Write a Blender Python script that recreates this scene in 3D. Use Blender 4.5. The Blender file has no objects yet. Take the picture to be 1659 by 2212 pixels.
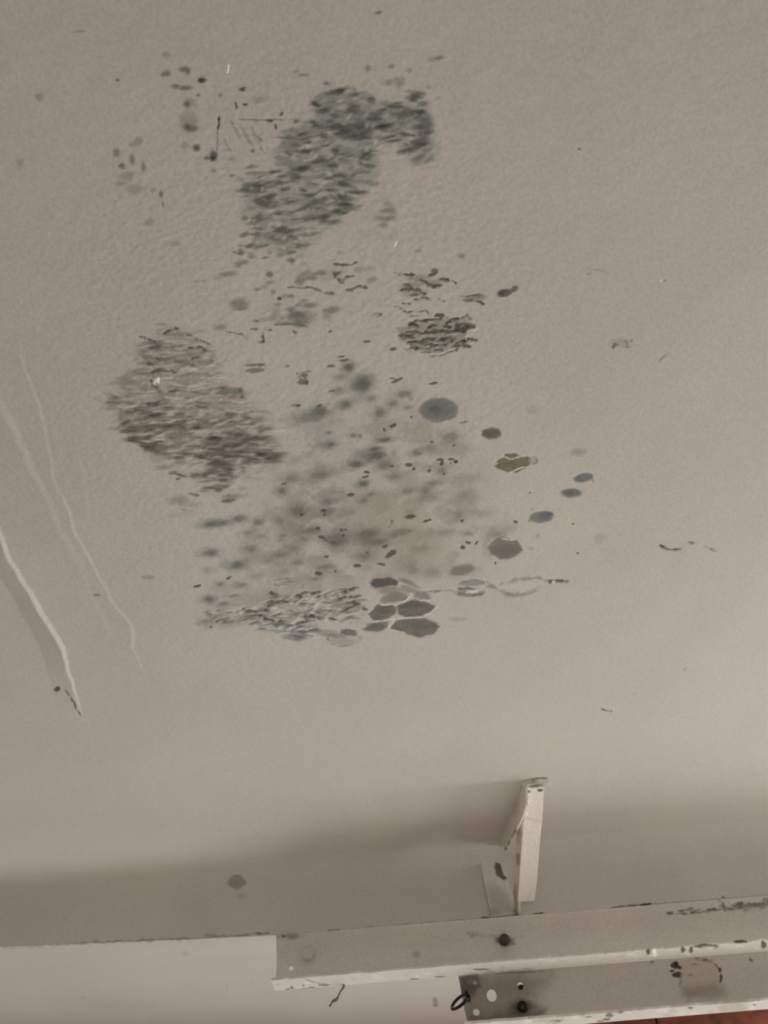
import bpy, math, random
import numpy as np
from mathutils import Vector

# ------------------------------------------------------------------ camera, world, lights, exposure
C = bpy.context.scene.collection
scene = bpy.context.scene
E_WIN, E_DOOR, E_FILL, E_SKY, E_LOW, E_SUN = 24.5, 14.5, 25.0, 0.0, 13.0, 0.25
FPX = 1660.0
TH, RO = math.radians(50), math.radians(4.6)
CAMZ, H = 1.55, 2.35                      # eye height, ceiling height (m)
CAM = np.array([0.0, 0.0, CAMZ])
FW = np.array([0, math.cos(TH), math.sin(TH)])
_r0 = np.array([1.0, 0, 0]); _u0 = np.cross(_r0, FW)
RT = math.cos(RO) * _r0 - math.sin(RO) * _u0
UP = math.sin(RO) * _r0 + math.cos(RO) * _u0

cd = bpy.data.cameras.new('camera'); cam = bpy.data.objects.new('camera', cd); C.objects.link(cam)
cd.sensor_fit = 'VERTICAL'; cd.sensor_height = 24.0; cd.lens = FPX / 2212 * 24.0
cd.clip_start = 0.01
from mathutils import Matrix
M = Matrix.Identity(4)
for i in range(3):
    M[i][0] = RT[i]; M[i][1] = UP[i]; M[i][2] = -FW[i]; M[i][3] = CAM[i]
cam.matrix_world = M
scene.camera = cam

vs = scene.view_settings
vs.view_transform = 'Standard'; vs.look = 'None'; vs.gamma = 1.0; vs.use_curve_mapping = False
vs.exposure = 0.12
scene.cycles.max_bounces = 10; scene.cycles.diffuse_bounces = 8

world = bpy.data.worlds.new('world'); scene.world = world; world.use_nodes = True
bg = world.node_tree.nodes['Background']
bg.inputs[0].default_value = (0.90, 0.95, 1.0, 1); bg.inputs[1].default_value = E_SKY

def area_light(name, loc, target, sx, sy, power, col, spread=180):
    l = bpy.data.lights.new(name, 'AREA'); l.shape = 'RECTANGLE'; l.size = sx; l.size_y = sy
    l.energy = power; l.color = col; l.spread = math.radians(spread)
    o = bpy.data.objects.new(name, l); C.objects.link(o); o.location = loc
    o.rotation_euler = (Vector(target) - Vector(loc)).to_track_quat('-Z', 'Y').to_euler()
    return o
WINX = 2.6
WIN = (1.3, 1.66, 1.2, 2.12)               # window opening in the right-hand wall: y0, y1, z0, z1
DOORX = (0.95, 2.5)                       # open part of the doorway in the back wall
# daylight through the window in the right-hand wall
area_light('window_daylight', (WINX - 0.02, (WIN[0] + WIN[1]) / 2, (WIN[2] + WIN[3]) / 2), (0, (WIN[0] + WIN[1]) / 2, (WIN[2] + WIN[3]) / 2), WIN[1] - WIN[0], WIN[3] - WIN[2], E_WIN, (1.0, 0.97, 0.92))
# daylight through the open doorway under the steel channels
area_light('doorway_daylight', (1.72, 2.36, 1.02), (1.0, 1.4, 1.1), 1.5, 1.9, E_DOOR, (1.0, 0.97, 0.91))
area_light('low_doorway_daylight', (-0.15, 2.42, 0.8), (-0.15, 1.2, 1.0), 2.0, 1.5, E_LOW, (1.0, 0.97, 0.91))
# low sun through the same doorway: its patch on the floor lights ceiling, lintel and steel from below
sl = bpy.data.lights.new('sun', 'SUN'); sl.energy = E_SUN; sl.angle = math.radians(0.6); sl.color = (1.0, 0.96, 0.90)
so = bpy.data.objects.new('sun', sl); C.objects.link(so); so.location = (2, 5, 4)
so.rotation_euler = Vector((-0.25, -1.0, -1.0)).to_track_quat('-Z', 'Y').to_euler()
# fill light added out of view behind the photographer for wall and channels
area_light('rear_fill_light', (0.2, -4.95, 1.0), (0.2, 0, 1.0), 3.0, 1.8, E_FILL, (1.0, 0.97, 0.92))

# ------------------------------------------------------------------ projective helpers
def ray(x, y): return FW * FPX + RT * (x - 829.5) + UP * (1106 - y)
def onz(x, y, z): d = ray(x, y); return CAM + d * ((z - CAMZ) / d[2])
def ony(x, y, Y): d = ray(x, y); return CAM + d * (Y / d[1])
def plan(P):
    q = np.asarray(P, float) - CAM
    w = q @ FW
    return 829.5 + FPX * (q @ RT) / w, 1106 - FPX * (q @ UP) / w

# ------------------------------------------------------------------ numpy noise
def _hash(ix, iy, s):
    n = (ix.astype(np.int64) * 374761393 + iy.astype(np.int64) * 668265263 + s * 1442695041) & 0x7fffffff
    n = ((n ^ (n >> 13)) * 1274126177) & 0x7fffffff
    return ((n ^ (n >> 16)) & 0xffff) / 65535.0
def vnoise(x, y, s=0):
    ix = np.floor(x); iy = np.floor(y); fx = x - ix; fy = y - iy
    fx = fx * fx * (3 - 2 * fx); fy = fy * fy * (3 - 2 * fy)
    a = _hash(ix, iy, s); b = _hash(ix + 1, iy, s); c = _hash(ix, iy + 1, s); d = _hash(ix + 1, iy + 1, s)
    return (a * (1 - fx) + b * fx) * (1 - fy) + (c * (1 - fx) + d * fx) * fy
def fbm(x, y, s=0, o=4):
    t = 0; a = 0.5
    for k in range(o):
        t = t + a * vnoise(x, y, s + k * 17); x = x * 2.03 + 7.1; y = y * 2.03 + 3.7; a *= 0.5
    return t / (1 - 0.5 ** o)
def sstep(a, b, t):
    t = np.clip((t - a) / (b - a), 0, 1); return t * t * (3 - 2 * t)
def lin(c):
    c = np.asarray(c, float) / 255.0
    return np.where(c <= 0.04045, c / 12.92, ((c + 0.055) / 1.055) ** 2.4)
CLEAN = lin((168, 160, 150))

# ------------------------------------------------------------------ stain painter: albedo multiplier + relief (m, towards the room)
class Painter:
    def __init__(s, P):
        s.x, s.y = plan(P); s.n = len(s.x)
        s.m = np.ones((s.n, 3)); s.h = np.zeros(s.n); s.seed = 1
    def near(s, x0, x1, y0, y1):
        return np.nonzero((s.x > x0) & (s.x < x1) & (s.y > y0) & (s.y < y1))[0]
    def put(s, i, mask, col, dh=0.0):
        r = lin(col) / CLEAN
        s.m[i] = s.m[i] * (1 - mask[:, None]) + r * mask[:, None]
        if dh: s.h[i] += dh * mask
    def blob(s, cx, cy, rx, ry, col, a=0.8, soft=0.45, rough=0.3, ang=0.0, dh=0.0):
        s.seed += 1
        R = max(rx, ry) * (1.25 + soft + rough)
        i = s.near(cx - R, cx + R, cy - R, cy + R)
        if not len(i): return
        dx = s.x[i] - cx; dy = s.y[i] - cy
        c, n = math.cos(ang), math.sin(ang)
        u = (dx * c - dy * n) / rx; v = (dx * n + dy * c) / ry
        k = max(3.5, 0.55 * min(rx, ry))
        d = np.sqrt(u * u + v * v) + rough * 2 * (fbm(s.x[i] / k / 1.6, s.y[i] / k, s.seed, 3) - 0.5)
        s.put(i, a * (1 - sstep(1 - soft, 1 + soft, d)), col, dh)
    def stroke(s, pts, w, col, a=0.8, rough=0.9, dh=0.0, soft=0.5, wob=2.0, taper=True):
        s.seed += 1
        pts = np.array(pts, float)
        if np.mean(col) > 160: w *= 0.55; dh *= 0.6
        i = s.near(pts[:, 0].min() - 4 * w - 4, pts[:, 0].max() + 4 * w + 4, pts[:, 1].min() - 4 * w - 4, pts[:, 1].max() + 4 * w + 4)
        if not len(i): return
        X = s.x[i] + wob * 2 * (fbm(s.x[i] / 9, s.y[i] / 9, s.seed + 5, 2) - 0.5)
        Y = s.y[i] + wob * 2 * (fbm(s.x[i] / 9, s.y[i] / 9, s.seed + 9, 2) - 0.5)
        best = np.full(len(i), 1e9); tt = np.zeros(len(i))
        L = np.r_[0, np.cumsum(np.hypot(*np.diff(pts, axis=0).T))]
        for k in range(len(pts) - 1):
            p, q = pts[k], pts[k + 1]; d = q - p; l2 = max(d @ d, 1e-9)
            t = np.clip(((X - p[0]) * d[0] + (Y - p[1]) * d[1]) / l2, 0, 1)
            e = np.hypot(X - p[0] - t * d[0], Y - p[1] - t * d[1])
            m = e < best; best[m] = e[m]; tt[m] = (L[k] + t[m] * (L[k + 1] - L[k])) / L[-1]
        ww = w * (1 + rough * 2 * (fbm(s.x[i] / 7, s.y[i] / 7, s.seed, 2) - 0.5))
        if taper: ww = ww * np.clip(np.minimum(tt, 1 - tt) * 6 + 0.25, 0, 1)
        br = 0.25 + 0.75 * sstep(0.28, 0.5, fbm(s.x[i] / 14, s.y[i] / 8, s.seed + 3, 3)) if taper else 1.0
        s.put(i, a * br * (1 - sstep(1 - soft, 1 + soft, best / np.maximum(ww, 0.3))), col, dh)
    def inside(s, i, poly, warp=10.0, k=22.0):
        """signed distance, + inside, with a ragged outline"""
        s.seed += 1
        X = s.x[i] + warp * 2 * (fbm(s.x[i] / k, s.y[i] / k, s.seed, 3) - 0.5)
        Y = s.y[i] + warp * 2 * (fbm(s.x[i] / k, s.y[i] / k, s.seed + 31, 3) - 0.5)
        ins = np.zeros(len(i), bool); best = np.full(len(i), 1e9)
        n = len(poly)
        for a in range(n):
            x0, y0 = poly[a]; x1, y1 = poly[(a + 1) % n]
            if y0 != y1:
                c = ((y0 > Y) != (y1 > Y)) & (X < (x1 - x0) * (Y - y0) / (y1 - y0) + x0); ins ^= c
            dx, dy = x1 - x0, y1 - y0; l2 = max(dx * dx + dy * dy, 1e-9)
            t = np.clip(((X - x0) * dx + (Y - y0) * dy) / l2, 0, 1)
            best = np.minimum(best, np.hypot(X - x0 - t * dx, Y - y0 - t * dy))
        return np.where(ins, best, -best)
    def region(s, poly, col, a=0.6, feather=8.0, warp=10.0, k=22.0, streak=None, dh=0.0):
        p = np.array(poly); mg = feather + 2 * warp + 4
        i = s.near(p[:, 0].min() - mg, p[:, 0].max() + mg, p[:, 1].min() - mg, p[:, 1].max() + mg)
        if not len(i): return
        m = a * sstep(-feather, feather, s.inside(i, poly, warp, k))
        if streak:
            lx, ly, ang, lo, hi = streak
            c, n = math.cos(ang), math.sin(ang)
            u = s.x[i] * c - s.y[i] * n; v = s.x[i] * n + s.y[i] * c
            m = m * sstep(lo, hi, fbm(u / lx, v / ly, s.seed + 3, 4))
        s.put(i, m, col, dh)
    def scatter(s, poly, n, lr, wr, cols, ar, seed, ang=(0.12, 0.2), soft=0.5, rough=0.35, dh=0.0, edge=0.0):
        rnd = random.Random(seed); p = np.array(poly)
        x0, y0 = p.min(0); x1, y1 = p.max(0); k = 0; tries = 0
        while k < n and tries < n * 30:
            tries += 1
            x = rnd.uniform(x0, x1); y = rnd.uniform(y0, y1)
            ins = False
            for a in range(len(poly)):
                ax, ay = poly[a]; bx, by = poly[(a + 1) % len(poly)]
                if (ay > y) != (by > y) and x < (bx - ax) * (y - ay) / (by - ay) + ax: ins = not ins
            if not ins: continue
            k += 1
            s.blob(x, y, rnd.uniform(*lr), rnd.uniform(*wr), rnd.choice(cols), rnd.uniform(*ar), soft, rough,
                   rnd.gauss(*ang), dh)

# ------------------------------------------------------------------ materials
def new_mat(name):
    m = bpy.data.materials.new(name); m.use_nodes = True
    nt = m.node_tree; b = nt.nodes['Principled BSDF']; return m, nt, b
def painted(name, base, rough=0.6, bump=0.25, bscale=260, var=0.06, attr=True, spec=0.35, lumps=0.0):
    m, nt, b = new_mat(name); N = nt.nodes.new; Lk = nt.links.new
    tc = N('ShaderNodeTexCoord')
    n1 = N('ShaderNodeTexNoise'); n1.inputs['Scale'].default_value = 6.0; n1.inputs['Detail'].default_value = 5
    Lk(tc.outputs['Object'], n1.inputs['Vector'])
    rp = N('ShaderNodeValToRGB')
    c = np.array(base); lo = c * (1 - var); hi = c * (1 + var)
    rp.color_ramp.elements[0].position = 0.3; rp.color_ramp.elements[1].position = 0.7
    rp.color_ramp.elements[0].color = (lo[0] , lo[1] * 0.995, lo[2] * 1.02, 1)
    rp.color_ramp.elements[1].color = (hi[0], hi[1], hi[2] * 0.985, 1)
    Lk(n1.outputs['Fac'], rp.inputs[0]); out = rp.outputs[0]
    n3 = N('ShaderNodeTexNoise'); n3.inputs['Scale'].default_value = bscale * 1.3; n3.inputs['Detail'].default_value = 2
    Lk(tc.outputs['Object'], n3.inputs['Vector'])
    mr = N('ShaderNodeMapRange'); mr.inputs[1].default_value = 0.3; mr.inputs[2].default_value = 0.7
    mr.inputs[3].default_value = 0.94; mr.inputs[4].default_value = 1.06
    Lk(n3.outputs['Fac'], mr.inputs[0])
    mg = N('ShaderNodeVectorMath'); mg.operation = 'SCALE'; Lk(out, mg.inputs[0]); Lk(mr.outputs[0], mg.inputs['Scale']); out = mg.outputs[0]
    if attr:
        at = N('ShaderNodeAttribute'); at.attribute_name = 'stain'
        mx = N('ShaderNodeVectorMath'); mx.operation = 'MULTIPLY'
        Lk(out, mx.inputs[0]); Lk(at.outputs['Vector'], mx.inputs[1]); out = mx.outputs[0]
    Lk(out, b.inputs['Base Color'])
    b.inputs['Roughness'].default_value = rough
    b.inputs['Specular IOR Level'].default_value = spec
    n2 = N('ShaderNodeTexNoise'); n2.inputs['Scale'].default_value = bscale; n2.inputs['Detail'].default_value = 3
    Lk(tc.outputs['Object'], n2.inputs['Vector'])
    bp = N('ShaderNodeBump'); bp.inputs['Strength'].default_value = bump; bp.inputs['Distance'].default_value = 0.002
    Lk(n2.outputs['Fac'], bp.inputs['Height']); Lk(bp.outputs[0], b.inputs['Normal'])
    if lumps:
        n4 = N('ShaderNodeTexNoise'); n4.inputs['Scale'].default_value = 22; n4.inputs['Detail'].default_value = 2
        Lk(tc.outputs['Object'], n4.inputs['Vector'])
        b2 = N('ShaderNodeBump'); b2.inputs['Strength'].default_value = lumps; b2.inputs['Distance'].default_value = 0.01
        Lk(n4.outputs['Fac'], b2.inputs['Height']); Lk(b2.outputs[0], bp.inputs['Normal'])
    return m
def plain(name, col, rough=0.5, metal=0.0, scale=60, var=0.25, bump=0.2):
    m = painted(name, col, rough, bump, scale * 2, var, attr=False)
    m.node_tree.nodes['Principled BSDF'].inputs['Metallic'].default_value = metal
    return m
PAINT = (0.660, 0.637, 0.602)
M_ceil = painted('ceiling_paint', PAINT, 0.6, 0.12, 230, 0.025)
M_wall = painted('wall_paint', (0.69, 0.666, 0.628), 0.6, 0.12, 230, 0.03)
M_steel = painted('painted_steel', (0.78, 0.75, 0.705), 0.42, 0.25, 150, 0.05)
M_bracket = painted('bracket_paint', (0.80, 0.765, 0.715), 0.42, 0.35, 120, 0.06)
M_dark = plain('dark_iron', (0.035, 0.03, 0.032), 0.3, 0.6)
M_rust = plain('rusty_bolt', (0.10, 0.08, 0.065), 0.6, 0.2)
M_flake = plain('white_paint_flake', (0.93, 0.92, 0.88), 0.35, 0.0, 60, 0.04)
M_web = plain('dusty_cobweb', (0.20, 0.165, 0.14), 0.9)
M_floor = plain('pale_floor', (0.52, 0.47, 0.41), 0.5, 0, 4, 0.08)
M_room = plain('room_paint', (0.60, 0.55, 0.49), 0.7, 0, 30, 0.05)
M_frame = plain('window_frame_paint', (0.6, 0.58, 0.54), 0.4)
# red-brown timber at the back of the opening
M_red, nt, b = new_mat('red_brown_timber')
tc = nt.nodes.new('ShaderNodeTexCoord'); n1 = nt.nodes.new('ShaderNodeTexNoise')
n1.inputs['Scale'].default_value = 14; n1.inputs['Detail'].default_value = 6
nt.links.new(tc.outputs['Object'], n1.inputs['Vector'])
rp = nt.nodes.new('ShaderNodeValToRGB')
rp.color_ramp.elements[0].position = 0.35; rp.color_ramp.elements[0].color = (0.075, 0.020, 0.010, 1)
rp.color_ramp.elements[1].position = 0.66; rp.color_ramp.elements[1].color = (0.30, 0.075, 0.035, 1)
nt.links.new(n1.outputs['Fac'], rp.inputs[0]); nt.links.new(rp.outputs[0], b.inputs['Base Color'])
b.inputs['Roughness'].default_value = 0.6

# ------------------------------------------------------------------ mesh helpers
def struct(o): o['kind'] = 'structure'; return o
def tag(o, label, cat, group=None):
    o['label'] = label; o['category'] = cat
    if group: o['group'] = group
    return o
def empty(name, loc):
    o = bpy.data.objects.new(name, None); C.objects.link(o); o.location = loc
    o.empty_display_size = 0.05; return o
def link(name, me, mat, parent=None):
    o = bpy.data.objects.new(name, me); C.objects.link(o)
    if mat: me.materials.append(mat)
    if parent:
        o.parent = parent; o.matrix_parent_inverse = Matrix.Translation(-parent.location)
    return o
def big_mesh(name, V, Q, stain=None, smooth=True):
    """quads (n,4) from numpy, with optional per-vertex stain"""
    me = bpy.data.meshes.new(name)
    V = np.ascontiguousarray(V, np.float32); Q = np.ascontiguousarray(Q, np.int32)
    me.vertices.add(len(V)); me.vertices.foreach_set('co', V.ravel())
    me.loops.add(Q.size); me.loops.foreach_set('vertex_index', Q.ravel())
    me.polygons.add(len(Q)); me.polygons.foreach_set('loop_start', np.arange(0, Q.size, 4, dtype=np.int32))
    if smooth: me.polygons.foreach_set('use_smooth', np.ones(len(Q), bool))
    me.update(calc_edges=True); me.validate()
    if stain is not None:
        a = me.attributes.new('stain', 'FLOAT_COLOR', 'POINT')
        a.data.foreach_set('color', np.c_[stain, np.ones(len(stain))].astype(np.float32).ravel())
    return me
def grid_quads(nr, nc, base=0):
    i = np.arange(nr * nc).reshape(nr, nc) + base
    return np.stack([i[:-1, :-1], i[:-1, 1:], i[1:, 1:], i[1:, :-1]], -1).reshape(-1, 4)
def poly_mesh(name, V, F, smooth=False):
    me = bpy.data.meshes.new(name); me.from_pydata([tuple(v) for v in V], [], F); me.update()
    if smooth: me.polygons.foreach_set('use_smooth', [True] * len(F))
    return me
def box_mesh(name, a, b):
    x0, y0, z0 = a; x1, y1, z1 = b
    V = [(x0, y0, z0), (x1, y0, z0), (x1, y1, z0), (x0, y1, z0), (x0, y0, z1), (x1, y0, z1), (x1, y1, z1), (x0, y1, z1)]
    F = [(0, 3, 2, 1), (4, 5, 6, 7), (0, 1, 5, 4), (1, 2, 6, 5), (2, 3, 7, 6), (3, 0, 4, 7)]
    return poly_mesh(name, V, F)
def boxes_mesh(name, L):
    V = []; F = []
    for a, b in L:
        k = len(V); x0, y0, z0 = a; x1, y1, z1 = b
        V += [(x0, y0, z0), (x1, y0, z0), (x1, y1, z0), (x0, y1, z0), (x0, y0, z1), (x1, y0, z1), (x1, y1, z1), (x0, y1, z1)]
        F += [tuple(q + k for q in f) for f in [(0, 3, 2, 1), (4, 5, 6, 7), (0, 1, 5, 4), (1, 2, 6, 5), (2, 3, 7, 6), (3, 0, 4, 7)]]
    return poly_mesh(name, V, F)
def tube_mesh(name, pts, rad, seg=10, smooth=True):
    pts = [Vector(p) for p in pts]; V = []; F = []
    rad = rad if hasattr(rad, '__len__') else [rad] * len(pts)
    up = Vector((0.31, 0.2, 0.93))
    for k, p in enumerate(pts):
        t = (pts[min(k + 1, len(pts) - 1)] - pts[max(k - 1, 0)]).normalized()
        a = t.cross(up).normalized(); b = t.cross(a)
        for j in range(seg):
            w = 2 * math.pi * j / seg
            V.append(p + rad[k] * (math.cos(w) * a + math.sin(w) * b))
    for k in range(len(pts) - 1):
        for j in range(seg):
            F.append((k * seg + j, k * seg + (j + 1) % seg, (k + 1) * seg + (j + 1) % seg, (k + 1) * seg + j))
    F.append(tuple(range(seg))[::-1]); F.append(tuple(range((len(pts) - 1) * seg, len(pts) * seg)))
    return poly_mesh(name, V, F, smooth)
def lathe_mesh(name, c, axis, prof, seg=20, poly=None):
    """prof: (radius, height along axis) from the base outwards"""
    axis = Vector(axis).normalized(); a = axis.orthogonal().normalized(); b = axis.cross(a); c = Vector(c)
    seg = poly or seg; V = []; F = []
    for r, h in prof:
        for j in range(seg):
            w = 2 * math.pi * j / seg + 0.3
            V.append(c + axis * h + r * (math.cos(w) * a + math.sin(w) * b))
    for k in range(len(prof) - 1):
        for j in range(seg):
            F.append((k * seg + j, k * seg + (j + 1) % seg, (k + 1) * seg + (j + 1) % seg, (k + 1) * seg + j))
    F.append(tuple(range((len(prof) - 1) * seg, len(prof) * seg)))
    return poly_mesh(name, V, F, poly is None)
def slab_stain(me, col=None, painter=None):
    n = len(me.vertices); co = np.empty(n * 3, np.float32); me.vertices.foreach_get('co', co)
    P = Painter(co.reshape(-1, 3).astype(float))
    if painter: painter(P)
    a = me.attributes.new('stain', 'FLOAT_COLOR', 'POINT')
    a.data.foreach_set('color', np.c_[P.m, np.ones(n)].astype(np.float32).ravel())
def strip_slab(name, left, right, thick, nrm, nu=10, nv=40):
    """a flat bar between two 3-D polylines, thickened along nrm, finely divided"""
    left = np.array(left, float); right = np.array(right, float); nrm = np.array(nrm, float); nrm /= np.linalg.norm(nrm)
    def samp(p, t):
        L = np.r_[0, np.cumsum(np.linalg.norm(np.diff(p, axis=0), axis=1))]; L /= L[-1]
        return np.stack([np.interp(t, L, p[:, k]) for k in range(3)], -1)
    t = np.linspace(0, 1, nv); A = samp(left, t); B = samp(right, t)
    u = np.linspace(0, 1, nu)
    G = A[:, None] * (1 - u)[None, :, None] + B[:, None] * u[None, :, None]
    f = G.reshape(-1, 3); bk = f + nrm * thick
    n = nu * nv; Q = [tuple(q) for q in grid_quads(nv, nu)]
    Qb = [tuple(int(x) + n for x in q[::-1]) for q in Q]
    ring = [i for i in range(nu)] + [r * nu + nu - 1 for r in range(1, nv)] + [(nv - 1) * nu + c for c in range(nu - 2, -1, -1)] + [r * nu for r in range(nv - 2, 0, -1)]
    E = [(ring[k], ring[k] + n, ring[(k + 1) % len(ring)] + n, ring[(k + 1) % len(ring)]) for k in range(len(ring))]
    me = poly_mesh(name, np.r_[f, bk], [tuple(map(int, q)) for q in Q] + Qb + E)
    return me

# ------------------------------------------------------------------ large structure
XL, XR, YF, YW, YD = -2.4, WINX, -5.0, 1.671, 2.33
ZS = 2.215                                   # underside of the lintel
COVE = 0.055
struct(link('floor', box_mesh('floor', (XL, YF, -0.05), (XR, YD + 0.1, 0)), M_floor))
struct(link('wall_left', box_mesh('wall_left', (XL - 0.12, YF, 0), (XL, YD + 0.1, H + 0.05)), M_room))
wy0, wy1, wz0, wz1 = WIN
struct(link('wall_right', boxes_mesh('wall_right', [((XR, YF, 0), (XR + 0.15, wy0, H + 0.05)), ((XR, wy1, 0), (XR + 0.15, YD + 0.1, H + 0.05)),
            ((XR, wy0, 0), (XR + 0.15, wy1, wz0)), ((XR, wy0, wz1), (XR + 0.15, wy1, H + 0.05))]), M_room))
fr = struct(link('window_1', boxes_mesh('window_1', [((XR + 0.03, wy0, wz0), (XR + 0.09, wy0 + 0.05, wz1)), ((XR + 0.03, wy1 - 0.05, wz0), (XR + 0.09, wy1, wz1)),
            ((XR + 0.03, wy0, wz0), (XR + 0.09, wy1, wz0 + 0.05)), ((XR + 0.03, wy0, wz1 - 0.05), (XR + 0.09, wy1, wz1)), ((XR + 0.04, 1.46, wz0), (XR + 0.08, 1.5, wz1))]), M_frame))
# wall behind the photographer with a wide opening
struct(link('wall_front', boxes_mesh('wall_front', [((XL, YF - 0.12, 0), (-1.4, YF, H + 0.05)), ((1.8, YF - 0.12, 0), (XR, YF, H + 0.05)),
            ((-1.4, YF - 0.12, 2.05), (1.8, YF, H + 0.05))]), M_room))
# the red-brown boarding at the back of the opening
dr = struct(link('door_1', boxes_mesh('door_1', [((-1.2 + 0.3 * k, YD + 0.002 * (k % 2), 1.72), (-1.2 + 0.3 * k + 0.297, YD + 0.04, ZS + 0.03)) for k in range(7)]), M_red))
struct(link('wall_outer', boxes_mesh('wall_outer', [((XL, YD, 0), (-1.2, YD + 0.12, ZS)), ((2.5, YD, 0), (XR, YD + 0.12, ZS)), ((-2.4, 1.68, 0), (-1.5, YD, ZS))]), M_room))

# --- back wall / lintel: rounded cove under the ceiling, face, arris, underside
def crack_z(x):
    return np.interp(x, [-2.4, -1.3, -0.87, -0.578, -0.291, -0.2, 0.15, 0.42, 0.75, 2.6], [2.24, 2.239, 2.237, 2.226, 2.216, 2.215, 2.213, 2.217, 2.217, 2.217])
xs = np.r_[np.linspace(XL, -1.15, 12), np.arange(-1.14, 1.14, 0.0024), np.linspace(1.15, XR, 12)]
rows_y = []; rows_z = []
zc = crack_z(xs)
A = np.linspace(0, math.pi / 2, 26)
for a in A:                                   # quarter-round plaster cove
    rows_y.append(np.full(len(xs), YW - COVE + COVE * math.sin(a))); rows_z.append(np.full(len(xs), H - COVE + COVE * math.cos(a)))
for t in np.linspace(0, 1, 50)[1:]:
    z0 = H - COVE; rows_y.append(np.full(len(xs), YW)); rows_z.append(z0 + (zc + 0.003 - z0) * t)
for a in np.linspace(0, math.pi / 2, 6)[1:]:
    rows_y.append(np.full(len(xs), YW + 0.003 * (1 - math.cos(a)))); rows_z.append(zc + 0.003 - 0.003 * math.sin(a))
for t in np.linspace(0, 1, 130)[1:]:
    rows_y.append(np.full(len(xs), YW + 0.003 + (YD + 0.12 - YW) * t)); rows_z.append(zc + 0 * t)
V = np.stack([np.tile(xs, (len(rows_y), 1)), np.array(rows_y), np.array(rows_z)], -1).reshape(-1, 3)
# slight unevenness of hand-floated plaster
V[:, 1] += 0.004 * (fbm(V[:, 0] * 7, V[:, 2] * 9, 3, 3) - 0.5) * ((V[:, 1] < YW + 0.001) & (V[:, 2] < H - 0.01))
P = Painter(V)
DK = (46, 38, 33)
P.blob(512, 1905, 19, 15, (118, 107, 93), 0.75, 0.2, 0.25)
P.blob(522, 1935, 12, 6, (140, 130, 120), 0.4)
P.stroke([(195, 1865), (210, 1874), (220, 1884)], 2.2, (120, 110, 98), 0.7)
P.stroke([(120, 2041), (220, 2035), (330, 2031), (440, 2026)], 2.6, (110, 100, 92), 0.55, wob=3)
P.stroke([(440, 2026), (480, 2022), (540, 2020)], 1.8, (100, 90, 82), 0.5)
P.stroke([(532, 2018), (560, 2017), (584, 2016)], 1.6, DK, 0.8)
P.stroke([(0, 2048), (60, 2045), (130, 2041)], 2.0, (130, 120, 112), 0.5)
P.blob(455, 2020, 12, 4, (125, 115, 106), 0.5)
P.stroke([(711, 2013), (731, 2011)], 3.0, DK, 0.95, 0.3, taper=False, wob=0.5)
P.blob(912, 1996, 3, 2.4, DK, 0.9); P.stroke([(720, 2012), (800, 2005), (900, 1997), (1030, 1984)], 3.0, (132, 122, 114), 0.5, wob=2)
P.stroke([(1030, 1986), (1060, 1983), (1085, 1982)], 2.2, DK, 0.9); P.stroke([(1151, 1976), (1172, 1973)], 2.6, DK, 0.95, 0.3, taper=False)
P.stroke([(1318, 1961), (1345, 1959), (1362, 1957)], 2.0, (90, 80, 72), 0.8); P.stroke([(1358, 1956), (1384, 1954)], 1.8, DK, 0.9)
P.stroke([(1384, 1954), (1404, 1952)], 2.6, DK, 0.95, 0.3, taper=False)
P.stroke([(1404, 1953), (1480, 1950), (1560, 1944)], 1.4, (120, 110, 102), 0.6)
P.blob(1562, 1938, 3, 2, DK, 0.9)
P.blob(940, 2162, 5, 9, (120, 108, 97), 0.75, 0.4, 0.4, 0.3); P.blob(941, 2172, 6, 2.5, (95, 84, 74), 0.7)
P.blob(180, 2155, 8, 1.8, (140, 130, 120), 0.5); P.blob(400, 2060, 8, 6, (150, 140, 130), 0.5); P.stroke([(490, 2125), (489, 2140)], 1.5, (135, 125, 115), 0.5)
wb = struct(link('wall_back', big_mesh('wall_back', V, grid_quads(len(rows_y), len(xs)), P.m), M_wall))


# ------------------------------------------------------------------ ceiling: mouldy plaster, relief modelled in the mesh
px_rows = np.arange(-70, 1846, 1.9)
yr = []
for q in px_rows:
    yr.append(onz(829.5, q, H)[1])
yr = np.array(yr); yr = yr[(yr < YW - COVE - 0.002) & (yr > -0.05)]
yr = np.r_[-0.05, yr, np.arange(yr[-1] + 0.004, YW - COVE, 0.004), YW - COVE]
xc = np.r_[np.arange(-1.14, -0.80, 0.004), np.arange(-0.80, -0.44, 0.0017), np.arange(-0.44, 0.40, 0.00125), np.arange(0.40, 1.14, 0.0036), 1.14]
GX, GY = np.meshgrid(xc, yr)
V = np.stack([GX, GY, np.full_like(GX, H)], -1).reshape(-1, 3)
P = Painter(V)
S = P

def soft(L, col, core, a):
    for q in L:
        k = q[4] if len(q) > 4 else a
        P.blob(q[0], q[1], q[2] * 1.15, q[3] * 1.2, col, k * .8, 0.75, 0.55, 0.1)
        P.blob(q[0] + .1 * q[2], q[1], q[2] * .62, q[3] * .62, core, k * .85, 0.7, 0.5, 0.1)
def many(L, col, a, soft=0.6, rough=0.42, dh=0.0):
    for q in L: P.blob(q[0], q[1], q[2], q[3], col, q[4] if len(q) > 4 else a, soft, rough, 0.1, dh)

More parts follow.
